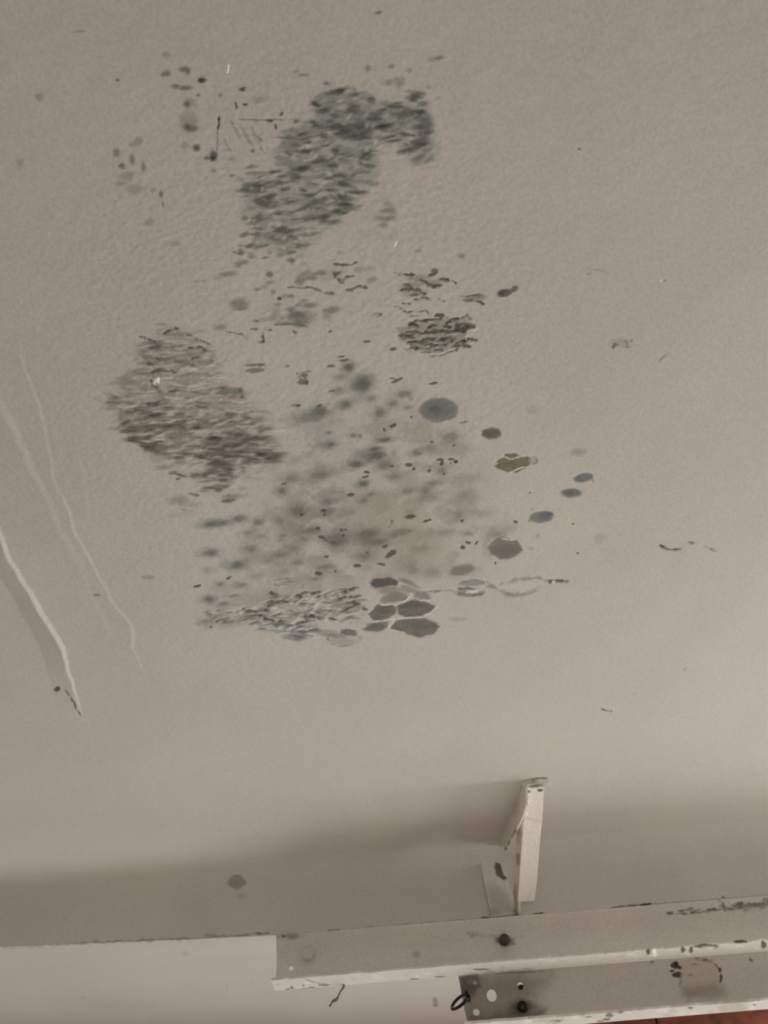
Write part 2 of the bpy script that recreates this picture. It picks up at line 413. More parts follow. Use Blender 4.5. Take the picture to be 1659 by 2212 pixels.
# -- upper-left spots
many([(359, 118, 9, 6, .3), (359, 159, 10, 7), (398, 149, 10, 6), (406, 155, 5, 5), (380, 187, 9, 5), (400, 190, 13, 5), (410, 222, 12, 9, .45),
      (404, 226, 6, 5), (412, 278, 13, 7), (404, 272, 7, 6), (408, 262, 18, 22, .28), (400, 315, 8, 6, .3), (447, 342, 6, 4), (476, 205, 5, 5, .5),
      (462, 369, 6, 4, .4), (502, 380, 6, 3), (545, 360, 14, 4, .5), (548, 374, 16, 4, .5), (500, 343, 8, 4, .35), (546, 326, 4, 5), (560, 215, 16, 8, .25)], (104, 96, 90), 0.62)
many([(436, 173, 8, 6), (433, 174, 4, 4), (524, 193, 7, 5), (530, 226, 5, 3), (428, 205, 4, 3, .5), (254, 173, 4, 3, .6)], (78, 71, 64), 0.8)
many([(425, 319, 7, 7), (461, 336, 8, 10), (459, 342, 6, 6)], (76, 84, 74), 0.75)
many([(252, 330, 8, 9, .45), (264, 358, 7, 6), (285, 345, 6, 11, .5), (300, 305, 8, 9, .3), (288, 312, 9, 6, .25), (310, 360, 5, 10, .45), (276, 380, 16, 9, .3),
      (262, 396, 14, 5, .3), (290, 408, 18, 10, .25), (348, 419, 4, 7, .6), (352, 442, 3, 8, .45), (331, 410, 6, 5, .3), (322, 480, 10, 8, .25), (378, 527, 12, 6, .25),
      (86, 209, 9, 8, .3), (43, 351, 8, 9, .2), (172, 68, 13, 2.5, .3)], (98, 90, 85), 0.65)
for q in [[(474, 250), (472, 270), (471, 282)], [(508, 222), (513, 236)]]: P.stroke(q, 2.4, (62, 56, 50), .85, dh=-0.0006)
P.stroke([(470, 282), (468, 335)], 1.4, (115, 106, 98), .6)
P.stroke([(515, 257), (560, 259), (595, 258), (632, 259)], 1.4, (100, 92, 84), .5, dh=-0.0005)
for q in [[(556, 290), (567, 308)], [(532, 300), (538, 310)], [(593, 268), (597, 280)], [(611, 242), (606, 250)], [(575, 262), (590, 262)]]: P.stroke(q, 2.2, (84, 76, 68), .75)
for q in [[(500, 260), (520, 300)], [(520, 270), (550, 320)], [(485, 300), (500, 330)], [(545, 275), (570, 330)]]: P.stroke(q, 3, (140, 132, 122), .45, dh=0.0012)
many([(795, 147, 6, 8, .4), (817, 27, 7, 4, .6), (845, 143, 7, 6, .4), (885, 152, 6, 5, .3), (838, 178, 12, 6, .35), (862, 176, 12, 10, .35), (950, 125, 9, 4, .5), (935, 128, 12, 5, .25),
      (655, 162, 11, 4, .35), (705, 180, 5, 4, .55), (640, 155, 7, 4, .2)], (100, 92, 84), 0.5)

# -- big green patch
GREEN = [(680, 201), (718, 189), (756, 195), (793, 205), (834, 225), (881, 208), (909, 201), (926, 239), (941, 277), (947, 311), (938, 336), (912, 352), (884, 350),
         (868, 325), (846, 306), (815, 308), (818, 346), (813, 388), (784, 418), (752, 452), (728, 488), (690, 500), (688, 514), (662, 535), (630, 543), (574, 540), (548, 528), (568, 505),
         (525, 477), (524, 437), (521, 402), (549, 378), (599, 362), (588, 333), (618, 295), (640, 275), (682, 261), (680, 233)]
P.region(GREEN, (146, 148, 136), 0.6, 12, 14)
P.region(GREEN, (122, 124, 114), 0.52, 10, 14, streak=(26, 9, 0.1, 0.42, 0.62))
ARM = [(700, 225), (760, 220), (830, 232), (920, 235), (942, 285), (940, 320), (900, 330), (850, 295), (800, 300), (770, 310), (720, 300), (690, 260)]
P.region(ARM, (118, 118, 113), 0.4, 12, 12, streak=(24, 10, -0.15, 0.36, 0.62))
GD = [(80, 80, 70), (88, 89, 78), (96, 98, 87), (72, 71, 62)]
for q in [(761, 239, 14, 10), (809, 252, 20, 8), (746, 276, 30, 9), (778, 274, 18, 11), (781, 297, 18, 6), (753, 294, 22, 7), (881, 248, 22, 10), (875, 291, 12, 5),
          (825, 238, 10, 4), (862, 231, 18, 4), (897, 209, 17, 6), (803, 217, 8, 8), (831, 272, 14, 3.5), (699, 292, 9, 6), (651, 291, 11, 3.5), (640, 262, 7, 4), (676, 268, 11, 8), (665, 327, 13, 5),
          (724, 324, 8, 9), (790, 337, 12, 14), (795, 357, 16, 4), (741, 277, 12, 7), (700, 240, 12, 6), (560, 405, 12, 6), (558, 396, 14, 4), (533, 406, 9, 7), (615, 409, 10, 3), (656, 412, 8, 3.5), (713, 411, 8, 3),
          (585, 424, 12, 5), (626, 432, 14, 6), (690, 433, 18, 4), (700, 428, 8, 4), (770, 416, 16, 4), (563, 437, 18, 7), (590, 446, 16, 5), (665, 472, 14, 6), (703, 467, 10, 5), (530, 471, 6, 6), (558, 470, 10, 9), (605, 515, 18, 13), (626, 501, 10, 5),
          (543, 530, 11, 4), (571, 532, 9, 3), (640, 456, 18, 3), (724, 458, 12, 4), (755, 380, 14, 4), (740, 398, 10, 6), (655, 365, 10, 5), (720, 360, 12, 5)]:
    P.blob(q[0], q[1], q[2], q[3], GD[int(q[0]) % 4], 0.58, 0.7, 0.5, random.Random(q[0]).gauss(0.08, .2), 0.0004)
for q in [(916, 278, 15, 24), (912, 305, 14, 8), (790, 283, 14, 10)]: P.blob(q[0], q[1], q[2], q[3], (100, 94, 97), 0.5, 0.55, 0.4)
P.scatter(GREEN, 130, (7, 20), (2.2, 5.5), GD, (0.3, 0.62), 11, (0.08, 0.2), .75, .5, dh=0.0004)
gc = np.mean(GREEN, axis=0); P.scatter([tuple(gc + (np.array(q) - gc) * 1.13) for q in GREEN], 90, (5, 15), (2.2, 5), [(104, 106, 96), (114, 112, 102)], (.2, .5), 14, (.08, .25), .75, .5)
P.scatter(GREEN, 60, (4, 11), (2.5, 5), [(165, 164, 152), (172, 166, 154)], (0.35, 0.6), 12, (0.1, .5), dh=-0.0006)
P.scatter([(545, 470), (640, 500), (660, 540), (560, 560), (500, 545)], 22, (5, 13), (2.5, 5), GD, (0.35, .6), 13)
many([(630, 563, 9, 6, .75), (521, 567, 16, 5, .55), (543, 553, 8, 6, .5), (605, 551, 8, 5, .5), (572, 557, 8, 3, .6), (493, 592, 17, 6, .55), (583, 593, 7, 6, .6), (515, 575, 7, 4, .4), (655, 530, 12, 10, .35),
      (620, 545, 14, 7, .4), (430, 608, 14, 2, .3), (472, 600, 10, 5, .2)], (88, 90, 78), 0.6)
many([(837, 455, 14, 6, .5), (832, 472, 18, 6, .5), (828, 486, 12, 5, .45), (850, 462, 8, 16, .25), (838, 440, 8, 8, .3), (815, 470, 10, 5, .3), (776, 445, 7, 4, .4), (997, 553, 6, 5, .5), (903, 542, 8, 4, .3), (735, 545, 6, 4, .3), (800, 580, 12, 6, .25)], (112, 101, 90), .5)

# -- middle scatter
many([(516, 656, 18, 11), (647, 607, 10, 9), (647, 686, 32, 13), (640, 680, 18, 9), (650, 700, 16, 7), (628, 668, 10, 6), (718, 669, 16, 7), (705, 680, 10, 12, .4), (595, 678, 12, 16, .35), (474, 707, 14, 7, .5), (520, 667, 14, 4, .6),
      (660, 592, 14, 8, .5), (672, 600, 14, 5, .6), (690, 590, 14, 5, .6), (630, 640, 8, 5, .6), (644, 659, 9, 4), (668, 660, 16, 6), (655, 650, 10, 5, .5), (585, 610, 10, 4, .5), (556, 625, 9, 3, .6), (600, 658, 9, 4, .5), (583, 593, 7, 6, .6), (572, 620, 8, 5, .4), (803, 604, 12, 6, .5), (715, 592, 30, 12, .3), (776, 582, 10, 8, .35),
      (617, 640, 9, 5, .4), (590, 630, 5, 5), (570, 690, 22, 5, .35), (610, 698, 18, 3, .5), (655, 570, 6, 4, .3)], (88, 90, 80), 0.66)
P.blob(604, 645, 5.5, 4, (66, 56, 48), .95, .15, .1)
for q, w in [([(714, 570), (735, 571), (759, 573), (772, 564)], 2.2), ([(735, 603), (750, 598), (767, 597)], 3.5), ([(718, 592), (735, 588)], 4), ([(739, 629), (760, 625), (777, 617), (794, 623)], 3.0), ([(676, 622), (700, 632), (728, 634)], 3.2),
             ([(620, 620), (650, 620), (680, 622)], 2.6), ([(540, 711), (556, 710)], 2.2), ([(567, 711), (588, 712)], 2.8), ([(552, 735), (571, 738)], 3), ([(563, 725), (568, 727)], 2.6), ([(567, 718), (569, 740)], 1.8), ([(799, 681), (826, 680)], 3.0),
             ([(630, 716), (640, 718)], 3), ([(700, 702), (712, 704)], 2), ([(708, 715), (717, 715)], 2.2), ([(850, 588), (870, 592)], 3), ([(540, 692), (560, 694)], 1.8), ([(590, 703), (640, 700), (662, 707)], 1.8), ([(480, 715), (520, 722), (538, 735)], 1.4), ([(727, 600), (742, 612)], 3.5), ([(722, 602), (727, 590)], 3)]:
    P.stroke(q, w, (70, 66, 58), .8, dh=-0.0006)
many([(791, 738, 8, 2.5), (849, 754, 8, 3.5), (714, 791, 8, 3)], (60, 57, 50), .85, .3)

# -- two flaked patches on the right
for q, w in [([(862, 626), (885, 625), (912, 627)], 3), ([(879, 635), (900, 636), (921, 634)], 3.6), ([(893, 647), (915, 645), (931, 648)], 3), ([(896, 605), (915, 606), (925, 614), (940, 618), (955, 616)], 3.6), ([(918, 606), (922, 614)], 4), ([(924, 594), (935, 592), (944, 585)], 3.2), ([(950, 602), (960, 603), (971, 606)], 3.2),
             ([(868, 655), (888, 656)], 1.8), ([(870, 592), (895, 594)], 3), ([(870, 613), (885, 617), (890, 623)], 3.4), ([(997, 640), (1015, 639), (1036, 637)], 2.2), ([(1000, 647), (1020, 649), (1048, 656)], 2.6), ([(975, 605), (986, 615)], 2), ([(940, 640), (960, 652)], 1.2)]:
    P.stroke(q, w, (64, 56, 49), .85, dh=-0.0008)
many([(905, 600, 26, 6, .5), (890, 616, 22, 6, .55), (895, 632, 26, 8, .45), (935, 612, 18, 7, .5), (958, 603, 12, 4, .5)], (108, 104, 92), .5)
P.blob(939, 586, 8, 6, (100, 92, 82), .8, .25, .2)
many([(1022, 643, 26, 8, .6), (1037, 639, 10, 5, .6)], (124, 126, 114), .6, .35)
P.blob(1090, 633, 16, 8, (104, 95, 88), .85, .25, .3, .25); P.blob(1084, 632, 9, 6, (88, 80, 74), .6); P.blob(1111, 624, 9, 6, (108, 99, 92), .8, .3, .3, .6)
FL = [(858, 707), (890, 700), (925, 694), (967, 683), (1000, 690), (1026, 700), (1005, 732), (980, 749), (938, 762), (890, 752), (862, 732)]
P.region(FL, (128, 126, 110), .8, 6, 6, 16)
rnd = random.Random(5)
for k in range(11):
    y = 692 + k * 6.4; x = 862 + abs(5 - k) * 5 + rnd.uniform(-4, 10)
    while x < 1004 - abs(4.5 - k) * 5:
        L = rnd.uniform(20, 48); d = rnd.gauss(0, 4)
        P.stroke([(x, y + d), (x + L * .4, y + d - rnd.uniform(0, 5)), (x + L, y + d - rnd.uniform(-3, 6))], rnd.uniform(2.2, 4.2), rnd.choice([(52, 46, 38), (70, 66, 54), (86, 82, 70)]), .9, dh=-0.001)
        if rnd.random() < .6: P.stroke([(x, y + d + 5), (x + L * .6, y + d + 2)], 1.8, (196, 189, 176), .6, dh=0.001)
        x += L + rnd.uniform(2, 18)
for q, w in [([(990, 690), (1005, 684), (1020, 690)], 4), ([(1000, 700), (1018, 704), (1028, 706)], 4), ([(965, 692), (990, 696)], 3), ([(868, 672), (880, 675), (892, 672)], 2.4), ([(850, 665), (858, 660), (870, 672)], 2.2), ([(885, 683), (905, 684)], 1.6), ([(925, 770), (955, 766), (965, 762)], 1.6), ([(905, 762), (930, 760)], 2), ([(870, 752), (890, 760)], 1.6), ([(898, 673), (920, 672), (925, 680)], 2)]:
    P.stroke(q, w, (92, 84, 72), .75, dh=-0.0008)
for q in [[(1005, 735), (1012, 715), (1030, 710)], [(1012, 745), (1025, 735)], [(900, 760), (910, 766), (935, 764)], [(940, 768), (985, 752)]]: P.stroke(q, 2.4, (205, 198, 186), .7, dh=0.0015)

# -- brown wrinkled patch, left
BROWN = [(340, 720), (366, 708), (406, 719), (453, 747), (480, 790), (508, 840), (551, 872), (591, 912), (605, 952), (616, 990), (565, 1013), (512, 1020), (506, 1058), (470, 1066), (425, 1050), (420, 1020), (366, 1005), (326, 978), (295, 962), (268, 946), (258, 899), (247, 872), (265, 819), (300, 779), (294, 750), (331, 734)]
P.region(BROWN, (150, 137, 127), .45, 22, 22, 40)
P.region(BROWN, (128, 115, 106), .55, 14, 18, 30, streak=(34, 9, 0.02, .42, .66), dh=0.0012)
LOW = [(260, 880), (330, 868), (420, 890), (520, 890), (590, 930), (612, 985), (560, 1010), (470, 1010), (400, 1000), (320, 970), (270, 940)]
P.region(LOW, (108, 97, 87), .55, 18, 16, 30, streak=(30, 8, 0.05, .42, .62), dh=0.0008)
BC = [(86, 76, 67), (96, 85, 76), (76, 67, 58), (104, 94, 84)]
P.scatter(LOW, 95, (9, 26), (2.2, 5.5), BC, (0.45, 0.85), 21, (0.02, 0.16), dh=-0.0008)
P.scatter([(460, 930), (590, 940), (610, 985), (560, 1012), (470, 1010), (420, 985)], 40, (10, 26), (2.2, 5), [(72, 62, 54), (84, 74, 65)], (0.55, 0.9), 26, (0.05, 0.18), dh=-0.0008)
P.scatter([(310, 740), (400, 715), (460, 760), (490, 830), (480, 880), (300, 880), (280, 820)], 40, (12, 30), (2, 4.5), BC, (0.15, 0.4), 22, (-0.1, 0.25), dh=-0.0008)
P.scatter([(430, 1000), (510, 1010), (505, 1055), (440, 1070), (415, 1040)], 24, (9, 20), (2.2, 4), BC, (0.5, 0.85), 23, (0, 0.12))
P.scatter(BROWN, 90, (8, 22), (2, 4.5), [(176, 166, 154), (170, 158, 146)], (0.4, 0.7), 24, (0.05, 0.2), dh=0.0012)
P.scatter([(230, 860), (300, 760), (340, 720), (300, 960), (240, 920)], 16, (8, 18), (3, 5), [(128, 117, 106)], (0.3, 0.5), 25, (-0.3, .2), dh=-0.001)
for q, w in [([(300, 727), (315, 730), (328, 734), (335, 740)], 2.6), ([(350, 722), (368, 712), (385, 710)], 3), ([(400, 720), (430, 735), (455, 745)], 3), ([(405, 752), (430, 749), (445, 758)], 3), ([(331, 774), (370, 780), (420, 788)], 3), ([(312, 784), (325, 788), (332, 792)], 3), ([(315, 871), (335, 871), (355, 863)], 3.4), ([(318, 810), (330, 830), (346, 846)], 3.2), ([(325, 805), (345, 798), (380, 804)], 3), ([(360, 845), (392, 843)], 2), ([(412, 772), (440, 770)], 3.4), ([(420, 876), (450, 880)], 2.4), ([(380, 915), (400, 910)], 3.4), ([(415, 921), (430, 922)], 4)]:
    P.stroke(q, w, (80, 70, 62), .75, dh=-0.0012)
many([(334, 750, 14, 7, .6), (315, 893, 16, 4), (285, 927, 14, 7), (286, 948, 18, 6, .6), (390, 894, 12, 4), (336, 896, 10, 3.5), (383, 912, 9, 4), (424, 921, 8, 4), (340, 963, 18, 5, .6)], (74, 65, 58), .7)
P.blob(501, 846, 26, 11, (98, 100, 90), .75, .3, .45, -.15); P.stroke([(466, 840), (485, 836)], 2.4, (80, 74, 64), .8); P.stroke([(519, 838), (524, 856), (532, 866)], 4, (84, 80, 72), .7)
many([(549, 788, 20, 3.2), (565, 789, 7, 3), (552, 800, 20, 5, .7), (620, 791, 6, 3, .6), (636, 875, 8, 3)], (80, 80, 70), .8, .3)
for k in range(4): P.stroke([(640 + k * 2, 808 + k * 7), (652, 806 + k * 7), (664, 812 + k * 6)], 2.6, (72, 70, 58), .8, dh=-0.0008)
P.blob(653, 826, 13, 4, (64, 60, 48), .8, .3); P.blob(668, 802, 6, 2.5, (96, 90, 78), .6); P.blob(654, 815, 12, 14, (130, 128, 116), .4)
P.blob(389, 1026, 3.6, 3, (48, 42, 36), .95, .2, .1); P.stroke([(364, 1025), (375, 1019), (386, 1025), (402, 1030)], 2.6, (74, 74, 64), .85); P.stroke([(378, 1037), (392, 1033)], 1.6, (60, 54, 46), .8)
P.blob(375, 1022, 12, 5, (120, 116, 104), .6)
many([(493, 1082, 14, 4, .85), (498, 1074, 18, 7, .5), (481, 1026, 10, 3, .85), (482, 1036, 9, 4, .85), (495, 1014, 12, 3, .8), (473, 1060, 9, 4, .8), (525, 1019, 9, 6, .4)], (72, 72, 62), .8)
many([(385, 1080, 20, 10, .5), (415, 1090, 20, 6, .3), (355, 1010, 18, 5, .5), (340, 992, 16, 8, .3), (525, 1056, 12, 5, .3), (390, 1112, 24, 5, .2)], (118, 107, 98), .45)
P.stroke([(390, 1102), (402, 1103), (420, 1105)], 2, (130, 120, 110), .5); P.stroke([(408, 1066), (430, 1070)], 2.4, (88, 76, 66), .7)

bc = np.mean(BROWN, axis=0); P.scatter([tuple(bc + (np.array(q) - bc) * 1.16) for q in BROWN], 110, (8, 24), (2, 4.5), [(124, 112, 102), (134, 122, 112)], (.15, .45), 27, (.0, .22), .75, .5, dh=-.0005)
# -- central brown haze
CEN = [(680, 890), (760, 850), (880, 870), (1000, 900), (1030, 960), (1060, 1080), (1120, 1150), (1060, 1250), (960, 1260), (860, 1270), (700, 1300), (560, 1320), (440, 1310), (480, 1230), (520, 1150), (560, 1060), (640, 980)]
P.region(CEN, (152, 144, 133), .34, 40, 24, 60)
P.region(CEN, (130, 120, 109), .46, 36, 24, 40, streak=(48, 30, 0.05, .44, .72))
P.region([(730, 1080), (820, 1060), (900, 1100), (960, 1180), (940, 1240), (820, 1230), (720, 1180)], (140, 128, 110), .5, 30, 20, 40)
P.region([(620, 880), (700, 880), (740, 960), (690, 975), (640, 930)], (146, 148, 138), .5, 20, 12)
P.region([(650, 1030), (760, 1040), (830, 1180), (760, 1260), (600, 1240), (560, 1170)], (112, 100, 88), .4, 30, 24, 40, streak=(40, 24, 0.1, .46, .68))
SOFT = (92, 90, 80)
soft([(752, 793, 14, 11, .85), (785, 826, 20, 17, .85), (774, 835, 26, 16, .5), (689, 889, 20, 12, .75), (661, 903, 36, 13, .4), (744, 874, 15, 10, .65), (873, 851, 20, 10, .5), (820, 892, 16, 12, .6), (848, 872, 14, 9, .5), (800, 861, 15, 8, .4), (730, 843, 12, 9, .4), (735, 815, 18, 8, .35),
      (830, 950, 16, 5, .85), (715, 960, 10, 6, .7), (700, 962, 24, 10, .35), (709, 935, 7, 4, .6), (810, 984, 28, 13, .9), (808, 970, 15, 4, .8), (767, 1003, 18, 9, .8), (785, 1045, 12, 8, .9), (608, 1061, 12, 10, .65), (628, 1034, 22, 12, .45), (880, 880, 14, 7, .35)], (92, 96, 88), (62, 66, 58), .8)
soft([(689, 1026, 24, 13, .6), (848, 1029, 20, 8, .5), (786, 1082, 12, 8, .6), (800, 1067, 12, 6, .55), (704, 1084, 18, 10, .45), (646, 1104, 28, 17, .6), (706, 1106, 24, 12, .55), (878, 1061, 20, 9, .5), (921, 1074, 28, 14, .4), (919, 1059, 14, 9, .45), (899, 978, 13, 8, .65), (937, 1044, 20, 7, .5), (972, 945, 22, 14, .4), (929, 970, 20, 12, .45), (954, 1016, 10, 9, .5), (830, 1006, 22, 12, .55),
      (762, 941, 9, 5, .7), (777, 941, 6, 5, .5), (605, 1126, 15, 12, .5), (641, 1106, 14, 9, .5), (670, 1146, 26, 10, .75), (725, 1164, 32, 14, .8), (730, 1172, 24, 8, .6), (790, 1155, 30, 16, .8), (815, 1170, 30, 10, .7), (540, 1184, 20, 10, .5), (600, 1199, 24, 7, .55), (578, 1212, 12, 6, .4), (610, 1157, 12, 7, .45), (655, 1166, 16, 8, .4), (780, 1200, 24, 9, .5), (790, 1206, 14, 6, .4), (630, 1185, 20, 10, .35),
      (535, 1150, 18, 8, .3), (560, 1160, 22, 10, .25), (870, 1148, 22, 8, .55), (850, 1156, 16, 8, .4), (885, 1107, 12, 8, .3), (990, 1112, 14, 12, .35), (1010, 1152, 12, 6, .45), (1000, 1070, 24, 14, .25), (1040, 1110, 26, 10, .2), (960, 1150, 30, 9, .35), (905, 1185, 30, 10, .3), (890, 1230, 16, 16, .35), (930, 1235, 24, 12, .3), (1070, 1155, 24, 9, .3), (1100, 1140, 22, 9, .2), (700, 1225, 24, 7, .45), (640, 1215, 20, 6, .45), (680, 1250, 14, 4, .5)], (116, 105, 94), (84, 75, 66), .6)
soft([(465, 1131, 30, 9, .75), (452, 1133, 14, 6, .7), (480, 1129, 12, 6, .6), (516, 1120, 17, 9, .75), (557, 1128, 14, 9, .65), (454, 1194, 20, 9, .8), (511, 1220, 22, 11, .85), (449, 1293, 8, 6, .9), (452, 1296, 20, 10, .5), (475, 1262, 9, 4, .6), (520, 1264, 15, 7, .5), (482, 1304, 15, 5, .55), (504, 1287, 14, 3, .6), (400, 1245, 1, 1, 0)], (108, 113, 109), (72, 78, 76), .8)
many([(450, 1231, 14, 7, .35), (478, 1222, 8, 6, .3), (550, 1245, 14, 6, .3), (565, 1330, 20, 8, .3)], (110, 100, 90), .4, .6)

# -- dark specks
SP = [(848, 920, 7, 3.5), (852, 917, 3.5, 3.5), (830, 928, 2, 4), (888, 901, 2.3, 2.3), (932, 955, 3.6, 2.2), (846, 1007, 5, 2.2), (883, 1004, 7, 4.5), (894, 1013, 4, 3), (927, 1017, 4, 3.6), (928, 1009, 2, 1.8), (950, 993, 8, 3.2), (955, 998, 3.5, 5), (953, 1003, 3.5, 2.6), (973, 1001, 3, 1.4), (985, 998, 4.2, 3), (975, 992, 8, 2.2), (959, 1024, 2.4, 2.4), (997, 1125, 3.2, 3), (613, 1045, 6, 2.2),
      (792, 1020, 7, 3), (789, 1030, 8, 2.4), (757, 1069, 8, 4), (699, 1103, 6, 3.6), (701, 1112, 3, 3), (651, 1112, 5, 3), (886, 1116, 11, 4.5), (919, 1126, 6, 2.4), (928, 1123, 4, 2.4), (687, 1141, 4.5, 3.2), (694, 1160, 6, 3.6), (737, 1145, 4.2, 2.6), (745, 1144, 4, 1.4), (741, 1157, 3.4, 3), (705, 1202, 5, 2.6), (688, 1239, 8, 4.6), (724, 1234, 3, 3), (771, 1222, 9, 3.6), (792, 1193, 2.5, 2), (832, 1180, 6.4, 3.6), (845, 1196, 14, 5.6), (824, 1219, 10, 2.6),
      (493, 1249, 7.5, 2.6), (426, 1266, 9, 2.6), (593, 1285, 9, 4), (585, 1281, 5, 4), (1114, 1128, 5, 3), (998, 1125, 3.2, 3), (1238, 1132, 3.2, 1.8), (999, 1182, 6, 4.4), (1011, 1172, 6, 3), (1029, 1173, 5, 2), (1248, 1195, 2.4, 2), (1070, 1216, 2.6, 2), (983, 997, 4, 3), (1144, 1064, 2, 1.8), (1002, 912, 10, 2, .6), (980, 962, 3, 1.4), (690, 876, 7, 3, .7), (683, 1141, 3, 2), (937, 828, 10, 2.6), (857, 822, 13, 3, .8), (848, 818, 10, 2, .6), (716, 845, 7, 2.2, .7), (643, 876, 6, 2.6)]
for q in SP: P.blob(q[0], q[1], q[2], q[3], (48, 36, 29), q[4] if len(q) > 4 else .92, .25, .35, random.Random(q[0] + q[1]).gauss(.1, .25), -0.0004)
P.stroke([(694, 1160), (712, 1170), (735, 1176)], 2.4, (70, 60, 50), .8)
P.stroke([(842, 1120), (848, 1130), (838, 1140)], 2, (80, 70, 60), .6)
many([(743, 778, 13, 3.4), (737, 770, 10, 2)], (70, 68, 60), .85, .3)

# -- distinct round colonies
P.blob(947, 886, 42, 26, (96, 102, 104), .9, .13, .10, 0.0); P.blob(946, 884, 30, 18, (78, 84, 87), .6, .6, .2); P.blob(940, 884, 11, 8, (62, 64, 66), .7, .6, .3)
P.blob(1061, 936, 20, 12, (82, 75, 36), .93, .25, .35, .1, -0.0006); P.blob(1056, 937, 13, 8, (70, 62, 26), .6, .5, .4)
OL = [(1068, 1003), (1078, 993), (1090, 988), (1091, 981), (1113, 980), (1122, 987), (1140, 986), (1146, 993), (1144, 1004), (1130, 1013), (1113, 1022), (1106, 1017), (1096, 1020), (1078, 1013), (1068, 1009)]
P.region(OL, (98, 94, 42), .95, 1.6, 3.0, 9, dh=-0.0008); P.region(OL, (84, 78, 34), .7, 2, 3, 9, streak=(12, 8, .2, .45, .6))
for q in [[(1091, 987), (1102, 994), (1112, 990), (1124, 988)], [(1068, 1007), (1075, 1001)], [(1104, 1019), (1116, 1014), (1140, 1007)], [(1122, 987), (1138, 985)]]: P.stroke(q, 2.2, (214, 208, 192), .9, dh=.0012)
P.blob(1152, 994, 9, 9, (146, 143, 132), .8, .25, .3, 0, -.0005); P.stroke([(1158, 984), (1160, 998), (1152, 1004)], 2, (120, 114, 102), .7)
P.blob(1260, 1032, 20, 9, (104, 108, 110), .9, .25, .15, .2, -.0005); P.blob(1248, 1034, 9, 6, (92, 96, 99), .5); P.stroke([(1268, 1042), (1278, 1032), (1283, 1040)], 2.4, (196, 192, 182), .7, dh=.001)
P.stroke([(1276, 1026), (1284, 1042)], 1.2, (110, 108, 104), .6)
P.blob(1234, 1065, 23, 9.5, (102, 105, 107), .92, .25, .12, .03, -.0005); P.blob(1230, 1064, 10, 6, (84, 87, 90), .5)
P.blob(1169, 1117, 26, 13, (98, 102, 104), .9, .18, .2, .15, -.0005); P.blob(1178, 1113, 14, 8, (78, 81, 84), .6, .4, .3, .3); P.stroke([(1144, 1127), (1149, 1118)], 2.4, (70, 70, 72), .8); P.blob(1190, 1111, 6, 4, (80, 80, 82), .7)
PL = [(1052, 1182), (1072, 1163), (1087, 1160), (1115, 1167), (1130, 1188), (1119, 1196), (1103, 1206), (1082, 1208), (1062, 1198)]; P.region(PL, (108, 100, 89), .93, 2.2, 2.6, 11, dh=-.0005); P.region(PL, (90, 82, 72), .6, 5, 3, 14, streak=(20, 9, .1, .4, .62)); P.blob(1092, 1188, 26, 14, (84, 76, 66), .65, .55, .3); P.stroke([(1078, 1163), (1100, 1166), (1113, 1166)], 2.4, (196, 188, 174), .7, dh=.0012)
P.blob(998, 1231, 27, 11, (106, 97, 86), .85, .35, .25, .15)
P.blob(1248, 977, 17, 8, (136, 125, 115), .55, .6, .3); P.blob(1297, 1160, 14, 6, (148, 137, 127), .45); P.blob(1292, 1170, 10, 5, (150, 140, 130), .4)
P.blob(1340, 742, 22, 9, (140, 131, 120), .35, .6, .5); P.scatter([(1315, 735), (1365, 732), (1362, 752), (1318, 752)], 12, (2, 5), (2, 4), [(112, 103, 92)], (.4, .6), 31)
P.blob(1162, 1158, 4, 5, (128, 118, 108), .5); P.blob(1147, 1185, 7, 4, (136, 125, 115), .5); P.blob(1150, 1100, 4, 3, (140, 130, 120), .5)
P.blob(1150, 885, 14, 9, (142, 133, 123), .35, .6)
P.blob(320, 1247, 14, 4.5, (138, 128, 119), .6, .5)
P.blob(123, 1488, 7.5, 5, (82, 84, 70), .9, .25, .35, .5); P.blob(209, 1285, 7, 3, (130, 121, 112), .6); P.stroke([(204, 1283), (216, 1286)], 1.6, (120, 112, 104), .6)
P.stroke([(140, 1487), (155, 1508), (165, 1532), (176, 1549)], 2.0, (112, 103, 95), .8, dh=-.001)
P.stroke([(1298, 1532), (1310, 1535), (1324, 1537)], 2.2, (90, 82, 74), .85); P.stroke([(1362, 1500), (1378, 1499)], 1.6, (118, 109, 100), .7)
P.blob(1478, 1446, 2, 1.5, (110, 100, 92), .8); P.blob(1252, 322, 3, 2.2, (100, 92, 84), .8)
P.blob(1432, 1181, 8, 3.4, (92, 86, 76), .9, .3, .3, -.5); P.stroke([(1428, 1177), (1440, 1187), (1455, 1188), (1470, 1186)], 1.8, (84, 78, 70), .9, dh=-.0006)
P.stroke([(1488, 1173), (1500, 1172)], 2.4, (110, 102, 92), .8); P.stroke([(1522, 1177), (1534, 1185), (1549, 1192)], 1.8, (102, 94, 85), .8, dh=-.0006)
P.stroke([(1423, 779), (1432, 770), (1443, 760)], 1.8, (146, 138, 128), .6, dh=-.0012); P.blob(1429, 606, 3, 2.2, (205, 200, 190), .8); P.blob(1436, 606, 3, 1.8, (120, 112, 104), .6)
P.stroke([(1270, 1480), (1300, 1390), (1330, 1300)], 4, CLEAN * 0 + (172, 164, 154), .2, dh=.0007)
P.stroke([(1265, 580), (1300, 584), (1318, 592)], 1.6, (150, 141, 131), .6); P.blob(1272, 592, 5, 3, (140, 131, 121), .5)

